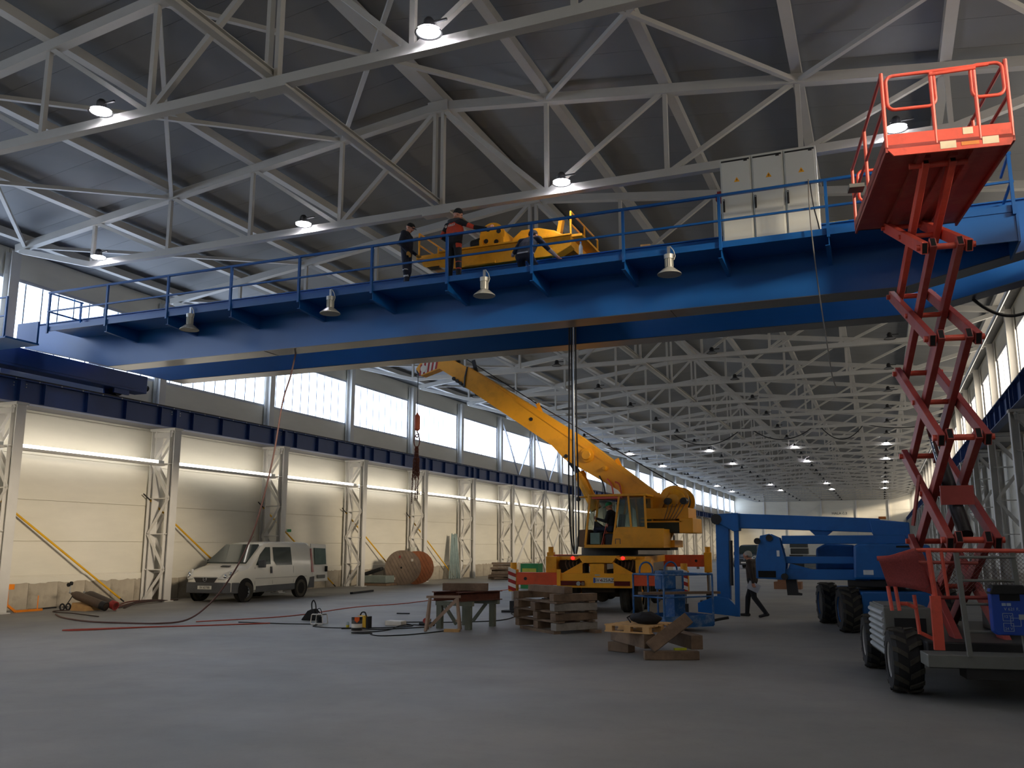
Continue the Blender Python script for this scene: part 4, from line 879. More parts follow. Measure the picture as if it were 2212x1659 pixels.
def lug_wheel(add, x, y, r, w_, out, rim_m, parent, nl=14):
    t = add(MB().lathe([(r * 0.55, -w_ / 2), (r * 0.86, -w_ / 2), (r * 0.95, -w_ / 2 + 0.05), (r * 0.95, w_ / 2 - 0.05), (r * 0.86, w_ / 2), (r * 0.55, w_ / 2)], (x, y, r), (1, 0, 0), n=40, caps=False), 'wheel', M_black, parent, 0.5)
    add(MB().lathe([(r * 0.56, w_ / 2 - 0.01), (r * 0.53, w_ / 2 - 0.03), (r * 0.5, w_ / 2 - 0.08), (r * 0.2, w_ / 2 - 0.1), (r * 0.18, w_ / 2 - 0.04), (0.01, w_ / 2 - 0.04)], (x, y, r), (out, 0, 0), n=32, caps=False), 'rim', rim_m, t, 0.5)
    add(MB().cyl((x - w_ / 2 + 0.03, y, r), (x + w_ / 2 - 0.03, y, r), r * 0.54, n=24), 'hub', M_dark, t)
    for q in range(nl):
        for sd_ in (-1, 1):
            a = 2 * PI * (q + (0.5 if sd_ > 0 else 0)) / nl; b = MB(); da = 2 * PI / nl * 0.42
            ring = []
            for (xx, aa) in ((sd_ * 0.01, a), (sd_ * 0.12 * w_ / 0.36, a + da * 0.9), (sd_ * w_ / 2, a + da * 1.25)):
                ring.append((xx, aa))
            vs = []
            for xx, aa in ring:
                for rr in (r * 0.93, r * 1.0 if abs(xx) < w_ * 0.45 else r * 0.965):
                    for hh in (-1, 1): vs.append((x + xx, y + rr * math.sin(aa + hh * da * 0.42), r + rr * math.cos(aa + hh * da * 0.42)))
            fs = []
            for k in range(2):
                o = 4 * k; fs += [(o, o + 1, o + 5, o + 4), (o + 2, o + 6, o + 7, o + 3), (o, o + 4, o + 6, o + 2), (o + 1, o + 3, o + 7, o + 5)]
            fs += [(0, 2, 3, 1), (8, 9, 11, 10)]
            add(b.add(vs, fs), 'tread_lug', M_tyre, t)
M_rimw = mat('rim_white', '#c9c8c4', 0.5, dirt='#7d7a74', dirt_amt=0.5)
for x, o in ((-0.9, -1), (0.9, 1)):
    for y in (-1.24, 1.08): lug_wheel(sc, x, y, 0.39, 0.34, o, M_rimw, None)
# mesh guard, ladder and guard frame at the near end
gf = sc(MB().tube(smooth_path([(-1.22, -1.9, 1.62), (-1.08, -1.92, 1.63), (-0.95, -1.95, 1.67), (-0.8, -1.98, 1.72)]), 0.028, 8), 'guard_roll', M_red_shade)
cols_ = 12; vs = []; fs = []
for i in range(cols_ + 1):
    s_ = i / cols_; xt = -1.22 + 0.43 * s_; zt = 1.62 + 0.1 * s_ ** 1.5
    xb = -1.13 + 0.5 * s_; zb = 1.30 - 0.1 * s_ ** 2
    for j in range(7):
        f = j / 6; vs.append((xt + (xb - xt) * f ** 0.8, -1.96 - 0.06 * s_ + 0.03 * math.sin(f * 3) + 0.01 * math.sin(s_ * 9), zt + (zb - zt) * f))
for i in range(cols_):
    for j in range(6): fs.append((i * 7 + j, (i + 1) * 7 + j, (i + 1) * 7 + j + 1, i * 7 + j + 1))
mp_ = sc(MB().add(vs, fs), 'mesh_panel', mat('red_mesh_cloth', '#8a3a3a', 0.8, var=0.2, scale=60), None, 0.9)
so_ = mp_.modifiers.new('thick', 'SOLIDIFY'); so_.thickness = 0.012
sc(MB().tube([(-0.8, -2.0, 1.72), (0.3, -2.05, 1.71), (1.2, -2.05, 1.7)], 0.024, 8), 'guard_rail', M_red)
sc(MB().tube([(-0.78, -2.0, 1.58), (-0.15, -2.02, 1.57)], 0.02, 8), 'guard_rail', M_red_shade); sc(MB().tube([(-0.64, -2.0, 1.18), (1.1, -2.02, 1.19)], 0.022, 8), 'guard_rail', M_red_shade)
for x, z0, z1, r_ in ((-0.64, 1.2, 1.72, 0.03), (-0.5, 1.2, 1.7, 0.02)): sc(MB().tube([(x - 0.03, -2.02, z1), (x, -2.04, z0)], r_, 8), 'guard_post', M_red)
sc(MB().bx(-0.7, -0.59, -2.1, -2.03, 0.6, 1.2), 'guard_post', M_red)
for a, b_ in (((-1.12, 1.3), (-1.1, 1.02)), ((-1.04, 1.3), (-1.02, 1.02)), ((-1.02, 1.1), (-0.93, 1.1)), ((-0.93, 1.1), (-0.83, 1.05)), ((-0.84, 1.2), (-0.82, 0.76)), ((-0.82, 0.78), (-0.66, 0.7))):
    sc(MB().tube([(a[0], -1.9, a[1]), (b_[0], -1.95, b_[1])], 0.022, 8), 'guard_tube', M_red)
b = MB()
for q in range(-14, 46):
    xa = -0.8 + q * 0.045
    for sg in (1, -1):
        pa, pb = (xa, 1.25), (xa + sg * 0.45, 1.7)
        def clip(p, qq):
            x_, z_ = p; x2, z2 = qq
            return p
        if -0.8 < pa[0] < 1.2 and -0.8 < pb[0] < 1.2: b.tube([(pa[0], -2.0, pa[1]), (pb[0], -2.0, pb[1])], 0.0024, 3, caps=False)
o = sc(b, 'wire_mesh', mat('mesh_wire', '#6a4a46', 0.6)); o['kind'] = 'stuff'
for x in (-0.38, 0.2): sc(MB().bar((x - 0.02, -2.14, 1.69), (x + 0.02, -2.2, 0.55), 0.05, 0.06, (0, 1, 0)), 'ladder_rail', M_lgrey)
for z in (1.64, 1.38, 1.12, 0.82): sc(MB().tube([(-0.38, -2.17, z), (0.2, -2.17, z)], 0.016, 8), 'ladder_rung', M_lgrey)

# blue charger box hanging on the ladder
ch = thing('charger_box', 'dark blue plastic charger box printed 12 V and 24 V, hung on the ladder', 'charger', (1.22, 11.4, 0.8))
M_chb = mat('charger_blue', '#1140a0', 0.4, var=0.05); M_prt = mat('print_grey', '#8fa0b4', 0.6)
cT = -2.34
MS0 = MS; MS = MS @ Matrix.Translation((-0.24, 0, 0))
bd = sc(MB().prism([(0.11, cT, 0.84), (0.15, cT, 0.8), (0.44, cT, 0.8), (0.46, cT, 0.84), (0.46, cT, 1.3), (0.11, cT, 1.3)], (0, 0.13, 0)), 'charger_body', M_chb, ch, bevel=0.012)
sc(MB().prism([(0.1, cT - 0.02, 1.24), (0.47, cT - 0.02, 1.24), (0.45, cT - 0.02, 1.34), (0.14, cT - 0.02, 1.34)], (0, 0.16, 0)), 'charger_lid', M_black, ch, bevel=0.01)
sc(MB().bx(0.2, 0.4, cT - 0.01, cT, 1.17, 1.25), 'charger_slot', M_hollow_shade, bd)
rz_ = math.radians(8.3)
for body, size, x, z in (('V 621 F,', 0.046, 0.31, 1.08), ('12 V', 0.042, 0.265, 1.0), ('24 V', 0.042, 0.265, 0.87)):
    text_mesh('printed_text', body, size, M_prt, MS @ Vector((x, cT - 0.003, z)), (PI / 2, 0, rz_), bd, 0.001)
def pframe(xa, xb, za, zb):
    for a, b_ in (((xa, za), (xb, za)), ((xb, za), (xb, zb)), ((xb, zb), (xa, zb)), ((xa, zb), (xa, za))): sc(MB().bar((a[0], cT - 0.002, a[1]), (b_[0], cT - 0.002, b_[1]), 0.005, 0.003, (0, 1, 0)), 'printed_line', M_prt, bd)
pframe(0.215, 0.315, 0.955, 1.035); pframe(0.215, 0.315, 0.845, 0.93); pframe(0.29, 0.39, 0.9, 0.985)
for xa in (0.215, 0.265): sc(MB().bx(xa, xa + 0.042, cT - 0.003, cT, 1.115, 1.145), 'printed_block', M_prt, bd)
sc(MB().bx(0.375, 0.44, cT - 0.004, cT, 0.97, 1.025), 'sticker', mat('sticker_grey', '#9aa0a2', 0.6), bd)
MS = MS0
# ================================================================ blue articulated boom lift
bl = thing('boom_lift', 'blue articulated boom lift folded low, its basket near the floor', 'boom lift', (-0.6, 21.3, 0))
M_lb = mat('lift_blue_paint', '#155fa6', 0.42, var=0.08, scale=2, dirt='#0d3a68', dirt_amt=0.4)
M_lbd = mat('lift_blue_scuffed', '#1f5a94', 0.5, var=0.12, scale=6, dirt='#a9b4bb', dirt_amt=0.5)
B = lambda mb, name, m, parent=None, smooth=None, bevel=0: mb.build(name, m, parent or bl, smooth, bevel)
ub = B(MB().prism([(-3.12, 20.95, 2.51), (-0.02, 20.95, 2.36), (-0.02, 20.95, 2.06), (-3.12, 20.95, 2.18)], (0, 0.3, 0)), 'upper_boom', M_lb, bevel=0.012)
B(MB().prism([(-0.25, 20.9, 2.35), (0.55, 20.9, 2.27), (0.55, 20.9, 1.85), (-0.1, 20.9, 1.85), (-0.2, 20.9, 2.05)], (0, 0.4, 0)), 'boom_knuckle', M_lb, bevel=0.02)
B(MB().bx(-0.05, 0.1, 20.95, 21.25, 2.35, 2.4), 'end_reflector', mat('amber', '#c46a1a', 0.4), ub)
B(MB().prism([(-1.5, 21.0, 2.13), (-1.0, 21.0, 2.1), (-1.15, 21.0, 1.98), (-1.35, 21.0, 1.98)], (0, 0.2, 0)), 'boom_rest', M_lb)
B(MB().bx(-2.05, 0.45, 20.6, 20.85, 1.82, 2.0), 'riser_arm', M_lb, bevel=0.012)
rp = B(MB().prism([(-2.62, 20.5, 1.08), (-2.02, 20.5, 1.05), (-1.98, 20.5, 1.4), (-2.1, 20.5, 1.95), (-2.3, 20.5, 2.04), (-2.5, 20.5, 2.0), (-2.62, 20.5, 1.45)], (0, 0.06, 0)), 'riser_plate', M_lb, bevel=0.01)
B(MB().prism([(-2.62, 20.95, 1.08), (-2.02, 20.95, 1.05), (-1.98, 20.95, 1.4), (-2.1, 20.95, 1.95), (-2.3, 20.95, 2.04), (-2.5, 20.95, 2.0), (-2.62, 20.95, 1.45)], (0, 0.06, 0)), 'riser_plate', M_lb)
B(MB().bx(-2.62, -2.05, 20.52, 21.0, 1.07, 1.5), 'riser_block', M_lb, bevel=0.02)
B(MB().bx(-2.57, -2.2, 20.485, 20.5, 1.1, 1.24), 'block_recess', M_hollow_shade, rp)
B(MB().bx(-2.16, -2.1, 20.488, 20.5, 1.55, 1.68), 'sticker', mat('sticker_white', '#cfd3d6', 0.5), rp)
for x, z in ((-2.56, 1.88), (-2.02, 1.12), (-2.3, 1.95)): B(MB().cyl((x, 20.45, z), (x, 21.05, z), 0.07, n=18), 'knuckle_pin', M_dark, None, 0.6)
B(MB().bx(-2.02, -0.5, 20.62, 20.82, 1.4, 1.55), 'lower_link', M_lb, bevel=0.01)
B(MB().bx(-2.1, -0.3, 20.58, 20.86, 1.06, 1.28), 'lower_boom', M_lb, bevel=0.012)
B(MB().prism([(-1.95, 20.6, 1.28), (-1.45, 20.6, 1.28), (-1.9, 20.6, 1.4)], (0, 0.05, 0)), 'gusset', M_lb)
B(MB().prism([(-2.02, 20.7, 1.06), (-1.8, 20.7, 1.06), (-1.78, 20.7, 0.78), (-1.7, 20.7, 0.76), (-1.7, 20.7, 0.72), (-2.0, 20.7, 0.72)], (0, 0.15, 0)), 'lower_stop', M_dark)
tu = B(MB().prism([(-0.62, 20.45, 1.08), (0.9, 20.45, 1.08), (0.9, 20.45, 1.8), (-0.45, 20.45, 1.84), (-0.58, 20.45, 1.78)], (0, 1.5, 0)), 'turret_cover', M_lb, bevel=0.05)
for x in (-0.42, -0.02): B(MB().bx(x, x + 0.2, 20.444, 20.45, 1.18, 1.28), 'sticker', MATS['sticker_white'], tu)
B(MB().bx(0.25, 0.5, 20.44, 20.45, 1.74, 1.78), 'cover_grip', M_hollow_shade, tu)
B(MB().prism([(-1.45, 21.7, 1.25), (-0.6, 21.7, 1.25), (-0.6, 21.7, 1.8), (-1.2, 21.7, 1.84), (-1.42, 21.7, 1.72)], (0, 0.7, 0)), 'engine_cover', M_lb, bevel=0.04)
B(MB().bx(-0.75, 0.9, 20.6, 22.2, 0.92, 1.08), 'turntable', M_dark, bevel=0.02)
MBL = Matrix.Translation((-0.1, 21.75, 0)) @ Matrix.Rotation(math.radians(13.5), 4, 'Z')
def bb(mb, name, m, parent=None, smooth=None, bevel=0): return mb.xf(MBL).build(name, m, parent or bl, smooth, bevel)
bb(MB().bx(-0.75, 0.75, -1.5, 1.5, 0.4, 0.85), 'chassis', M_lb, bevel=0.03)
bb(MB().cyl((0, 0, 0.85), (0, 0, 0.95), 0.5, n=28), 'slew_ring', M_dark, None, 0.6)
M_rimb = mat('rim_blue', '#1a4f86', 0.5)
for x, o in ((-0.95, -1), (0.95, 1)):
    for y in (-1.15, 1.15): lug_wheel(bb, x, y, 0.47, 0.38, o, M_rimb, None)
# jib and basket
jb = B(MB().bar((-3.42, 21.05, 0.3), (-3.38, 21.05, 2.44), 0.3, 0.2, (0, 1, 0)), 'jib_tube', M_lb, bevel=0.015)
B(MB().bar((-3.12, 20.95, 0.22), (-3.06, 20.95, 2.47), 0.1, 0.09, (0, 1, 0)), 'jib_link', M_lb)
B(MB().prism([(-3.58, 20.88, 2.35), (-3.5, 20.88, 2.5), (-3.0, 20.88, 2.52), (-3.0, 20.88, 2.12), (-3.12, 20.88, 2.1)], (0, 0.4, 0)), 'jib_head', M_lb, bevel=0.02)
B(MB().cyl((-3.5, 20.86, 2.38), (-3.5, 21.3, 2.38), 0.12, n=20), 'jib_pivot', M_dark, None, 0.6)
B(MB().cyl((-3.22, 20.92, 0.9), (-3.2, 20.92, 1.9), 0.04, n=12), 'jib_cylinder', M_dark, None, 0.6)
B(MB().prism([(-4.0, 20.9, 0.3), (-3.1, 20.9, 0.22), (-3.1, 20.9, 0.4), (-3.3, 20.9, 0.62), (-3.6, 20.9, 0.66), (-4.0, 20.9, 0.5)], (0, 0.14, 0)), 'jib_foot', M_lb, bevel=0.01)
B(MB().tube(smooth_path([(-4.05, 20.4, 0.2), (-3.8, 20.5, 0.05), (-3.6, 20.7, 0.14), (-3.3, 20.8, 0.2)]), 0.03, 6), 'loose_hose', M_black)
BO = Vector((-4.25, 18.6, 0)); e1 = Vector((0.6, 0.8, 0)); e2 = Vector((-0.8, 0.6, 0))
def bp_(a, b_, z): return BO + e1 * a + e2 * b_ + Vector((0, 0, z))
LA, LB2 = 1.35, 1.0
bk = B(MB().prism([bp_(0, 0, 0.1), bp_(LA, 0, 0.1), bp_(LA, LB2, 0.1), bp_(0, LB2, 0.1)], (0, 0, 0.05)), 'basket_floor', M_lbd)
for p, q in (((0, 0), (LA, 0)), ((LA, 0), (LA, LB2)), ((LA, LB2), (0, LB2)), ((0, LB2), (0, 0))):
    B(MB().bar(bp_(*p, 0.24), bp_(*q, 0.24), 0.02, 0.2), 'basket_toe_board', M_lbd, bk)
    B(MB().tube([bp_(*p, 1.18), bp_(*q, 1.18)], 0.02, 8), 'basket_top_rail', M_lbd, bk)
    if p != (LA, 0): B(MB().tube([bp_(*p, 0.72), bp_(*q, 0.72)], 0.017, 8), 'basket_middle_rail', M_lbd, bk)
for a, b_ in ((0, 0), (LA, 0), (LA, LB2), (0, LB2), (0, 0.5), (LA * 0.5, LB2)):
    B(MB().tube([bp_(a, b_, 0.12), bp_(a, b_, 1.18)], 0.021, 8), 'basket_post', M_lbd, bk)
cp = B(MB().prism([bp_(0.55, 0.72, 0.85), bp_(1.2, 0.72, 0.85), bp_(1.2, 0.95, 0.85), bp_(0.55, 0.95, 0.85)], (0, 0, 0.4)), 'control_panel', M_lbd, bk, bevel=0.02)
B(MB().prism([bp_(0.8, 0.6, 0.15), bp_(1.1, 0.6, 0.15), bp_(1.1, 0.95, 0.15), bp_(0.8, 0.95, 0.15)], (0, 0, 0.7)), 'control_column', M_lbd, bk)
B(MB().prism([bp_(0.95, 0.71, 0.8), bp_(1.12, 0.71, 0.8), bp_(1.12, 0.715, 0.8), bp_(0.95, 0.715, 0.8)], (0, 0, 0.36)), 'notice_sheet', mat('notice_paper', '#9fa6ad', 0.7), bk)
for a in (0.35, 1.05):
    pts = [bp_(a - 0.18, 0.98, 1.18)] + [bp_(a - 0.18 * math.cos(q * PI / 8), 0.98, 1.26 + 0.17 * math.sin(q * PI / 8)) for q in range(9)] + [bp_(a + 0.18, 0.98, 1.18)]
    B(MB().tube(pts, 0.02, 8), 'guard_loop', M_lbd, bk, 0.8)
pk = MB().bar(bp_(-0.12, 0.62, 0.79), bp_(1.6, 0.1, 0.79), 0.24, 0.05)
tag(pk.build('wooden_plank', M_wood, None), 'worn brown plank laid across the blue lift basket', 'plank')
# ================================================================ vans
def hw(z): return 0.95 if z <= 0.95 else 0.95 - 0.16 * (z - 0.95) / 0.9
def van(name, label, loc, rz, paint, clad, detail=True, plate=None):
    v = thing(name, label, 'van', (loc[0], loc[1], 0))
    MV = Matrix.Translation((loc[0], loc[1], 0)) @ Matrix.Rotation(rz, 4, 'Z')
    def a(mb, nm, m, parent=None, smooth=None, bevel=0): return mb.xf(MV).build(nm, m, parent or v, smooth, bevel)
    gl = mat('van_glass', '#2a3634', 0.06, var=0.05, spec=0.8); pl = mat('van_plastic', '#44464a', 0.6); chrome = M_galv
    # y = 0 front bumper, 4.78 rear
    st = [(0.0, 0.36, 0.72, 0.55), (0.05, 0.3, 0.86, 0.72), (0.2, 0.28, 0.98, 0.86), (0.5, 0.27, 1.07, 0.93), (0.95, 0.27, 1.17, 0.95), (1.3, 0.27, 1.42, 0.95), (1.75, 0.27, 1.75, 0.95), (2.05, 0.27, 1.89, 0.95), (2.5, 0.27, 1.94, 0.95), (4.5, 0.27, 1.94, 0.95), (4.72, 0.3, 1.9, 0.93), (4.78, 0.34, 1.84, 0.9)]
    b = MB(); n = 14; vs = []
    for y, zl, zt, wmax in st:
        k = wmax / 0.95; h = zt - zl
        zs = [zl, zl + 0.08 * h, zl + 0.3 * h, zl + 0.6 * h, zt - 0.13 * h ** 0.5 * 1.0, zt - 0.03]
        half = [(k * min(hw(zs[0]), 0.86), zs[0]), (k * hw(zs[1]), zs[1]), (k * hw(zs[2]), zs[2]), (k * hw(zs[3]), zs[3]), (k * (hw(zs[4]) - 0.01), zs[4]), (k * (hw(zs[5]) - 0.1), zs[5]), (k * (hw(zt) - 0.3), zt)]
        vs += [(x, y, z) for x, z in half] + [(-x, y, z) for x, z in reversed(half)]
    fs = [(i * n + q, i * n + (q + 1) % n, (i + 1) * n + (q + 1) % n, (i + 1) * n + q) for i in range(len(st) - 1) for q in range(n)]
    fs += [tuple(range(n)), tuple(range((len(st) - 1) * n, len(st) * n))]
    body = a(b.add(vs, fs), 'body', paint, None, 0.6)
    def side(poly, m, nm, off=0.006, th=0.01, sides=(1, -1), parent=None):
        for s in sides:
            q = [Vector((s * (hw(z) + off), y, z)) for y, z in poly]
            a(MB().prism(q, (s * th, 0, 0)), nm, m, parent or body)
    # windscreen
    def wsx(y): return 0.82
    ws = [(-0.78, 1.0, 1.215), (0.78, 1.0, 1.215), (0.67, 1.8, 1.80), (-0.67, 1.8, 1.80)]
    a(MB().prism([Vector(p) for p in ws], Vector((0, -0.03, 0.045))), 'windscreen', gl, body)
    side([(1.35, 1.16), (2.15, 1.18), (2.2, 1.75), (1.95, 1.75), (1.6, 1.5)], gl, 'front_window')
    side([(2.35, 1.3), (2.5, 1.14), (3.4, 1.14), (3.4, 1.75), (2.36, 1.75)], gl, 'side_window')
    if not detail: side([(0.0, 0.3), (0.02, 0.3), (0.02, 0.31)], gl, 'trim')
    # cladding
    a(MB().prism([(-0.95, 0.35, 0.28), (-0.72, -0.02, 0.3), (0.72, -0.02, 0.3), (0.95, 0.35, 0.28), (0.955, 0.5, 0.28), (-0.955, 0.5, 0.28)], (0, 0, 0.34)), 'front_bumper', clad, body, bevel=0.02)
    side([(1.35, 0.3), (3.55, 0.3), (3.55, 0.5), (1.35, 0.48)], clad, 'sill_trim', 0.004, 0.012)
    side([(4.4, 0.3), (4.78, 0.3), (4.78, 0.7), (4.5, 0.68)], clad, 'rear_corner', 0.0, 0.012)
    a(MB().bx(-0.9, 0.9, 4.7, 4.86, 0.32, 0.62), 'rear_bumper', clad, body)
    gr = a(MB().prism([(-0.46, -0.005, 0.78), (0.46, -0.005, 0.78), (0.36, -0.02, 0.64), (-0.36, -0.02, 0.64)], (0, 0.1, 0.03)), 'grille', M_dark, body)
    a(MB().bar((-0.45, -0.02, 0.795), (0.45, -0.02, 0.795), 0.02, 0.03), 'grille_bar', chrome, gr)
    a(MB().tube([(0.065 * math.cos(2 * PI * q / 20), -0.035, 0.735 + 0.065 * math.sin(2 * PI * q / 20)) for q in range(20)], 0.009, 6, closed=True), 'ring_emblem', chrome, gr)
    a(MB().tube([(0.06, -0.036, 0.735), (0.01, -0.036, 0.742), (-0.01, -0.036, 0.728), (-0.06, -0.036, 0.735)], 0.008, 6), 'bolt_emblem', chrome, gr)
    lamp = mat('headlamp_glass', '#cfd0cc', 0.12, 0.1, spec=0.8)
    for s in (1, -1):
        hl = a(MB().prism([(s * 0.47, 0.03, 0.72), (s * 0.68, 0.06, 0.70), (s * 0.84, 0.2, 0.8), (s * 0.9, 0.48, 1.0), (s * 0.78, 0.36, 1.02), (s * 0.6, 0.14, 0.9)], (s * 0.035, -0.06, 0.03)), 'headlamp', lamp, body, bevel=0.01)
        a(MB().sph((s * 0.7, 0.06, 0.82), (0.07, 0.04, 0.07)).sph((s * 0.82, 0.2, 0.9), (0.05, 0.06, 0.06)), 'lamp_reflector', M_chrome, hl, 0.9)
        for q, (zz, yy) in enumerate(((0.62, 0.34),)): pass
    a(MB().bx(-0.27, 0.27, -0.03, -0.02, 0.42, 0.53), 'number_plate', MATS.get('plate_white') or M_white, body)
    if plate:
        text_mesh('plate_lettering', plate, 0.1, M_black, MV @ Vector((0.01, -0.033, 0.475)), (PI / 2, 0, rz), body, 0.002)
        a(MB().prism([(0.06, 0.62, 1.115), (0.42, 0.62, 1.11), (0.36, 0.78, 1.145), (0.02, 0.78, 1.15)], (0, 0, 0.012)), 'bonnet_vent', M_dark, body)
        for yy in (1.28, 2.25, 3.48): side([(yy, 0.52), (yy + 0.008, 0.52), (yy + 0.008, 1.1), (yy, 1.1)], pl, 'door_gap', 0.003, 0.003)
        side([(1.3, 0.72), (4.3, 0.72), (4.3, 0.728), (1.3, 0.728)], pl, 'crease_shade_line', 0.002, 0.003)  # dark strip paints the shade line of the body fold
        for yy in (2.12,): side([(yy, 0.88), (yy + 0.07, 0.88), (yy + 0.07, 1.1), (yy, 1.1)], pl, 'door_handle', 0.004, 0.03)
        side([(4.62, 0.85), (4.74, 0.85), (4.74, 1.7), (4.66, 1.7)], mat('van_tail_red', '#8c1c18', 0.25), 'tail_lamp', -0.01, 0.02)
        a(MB().prism([(0.86, 4.76, 0.5), (0.9, 5.72, 0.5), (0.76, 5.72, 1.84), (0.72, 4.76, 1.88)], (0.05, 0, 0)), 'rear_door', paint, body, bevel=0.02)
        a(MB().prism([(0.865, 4.9, 1.12), (0.89, 5.6, 1.12), (0.83, 5.6, 1.7), (0.81, 4.9, 1.72)], (0.035, 0, 0)), 'rear_door_window', mat('green_glass', '#5f7268', 0.1), body)
        a(MB().bx(0.93, 0.96, 5.0, 5.5, 0.62, 0.74), 'rear_number_plate', M_lgrey, body)
        a(MB().bx(0.9, 0.98, 5.55, 5.62, 0.85, 1.05), 'rear_door_handle', M_black, body)
        a(MB().tube([(0.0, 2.2, 1.94), (0.02, 2.35, 2.12)], 0.006, 5), 'aerial', M_black, body)
        for q, (x_, y_) in enumerate(((-0.4, 2.3), (0.4, 2.3))): pass
    for s in (1, -1):
        a(MB().prism([(s * 0.96, 1.42, 1.08), (s * 1.17, 1.45, 1.08), (s * 1.17, 1.45, 1.34), (s * 0.96, 1.42, 1.32)], (0, 0.12, 0)), 'mirror', pl, body, bevel=0.02)
    for y in (0.83, 3.95):
        for s in (1, -1):
            a(MB().lathe([(0.4, 0.0), (0.4, 0.012), (0.36, 0.014)], (s * 0.945, y, 0.36), (s, 0, 0), n=28), 'wheel_arch_shade', M_hollow_shade, body)  # dark disc paints the shade inside the wheel arch
            turn = 0.35 if y < 1 else 0.0
            c = Vector((s * 0.86, y, 0.32)); ax = (Matrix.Rotation(-turn, 4, 'Z') @ Vector((1, 0, 0)))
            w_ = a(MB().lathe([(0.2, -0.11), (0.29, -0.11), (0.32, -0.07), (0.32, 0.07), (0.29, 0.11), (0.2, 0.11)], c, ax, n=30, caps=False), 'wheel', M_tyre, None, 0.5)
            a(MB().lathe([(0.21, 0.1), (0.19, 0.06), (0.12, 0.05), (0.06, 0.08), (0.01, 0.08)], c, ax * s, n=24, caps=False), 'rim', chrome, w_, 0.5)
            for q in range(9):
                aa = 2 * PI * q / 9; u = ax.cross(Vector((0, 0, 1))).normalized()
                p = c + ax * s * 0.062 + u * 0.155 * math.cos(aa) + Vector((0, 0, 1)) * 0.155 * math.sin(aa)
                if s > 0 and detail: a(MB().cyl(p, p + ax * s * 0.008, 0.022, n=8), 'rim_slot', M_hollow_shade, w_)
    return v
M_vanw = mat('van_white_paint', '#d8d6cc', 0.25, var=0.03, scale=1, spec=0.6, coat=0.3)
van('white_van', 'dusty white panel van parked by the left wall, rear door open', (-20.2, 23.3), math.radians(1.5), M_vanw, mat('van_cladding', '#4b4d50', 0.6), True, 'SV 627BB')
van('dark_van', 'dark grey van far down the hall behind the walking man', (-10.75, 77.0), math.radians(-4), mat('van_dark_paint', '#3a4650', 0.35), mat('van_cladding_dark', '#2c2e30', 0.6), False)
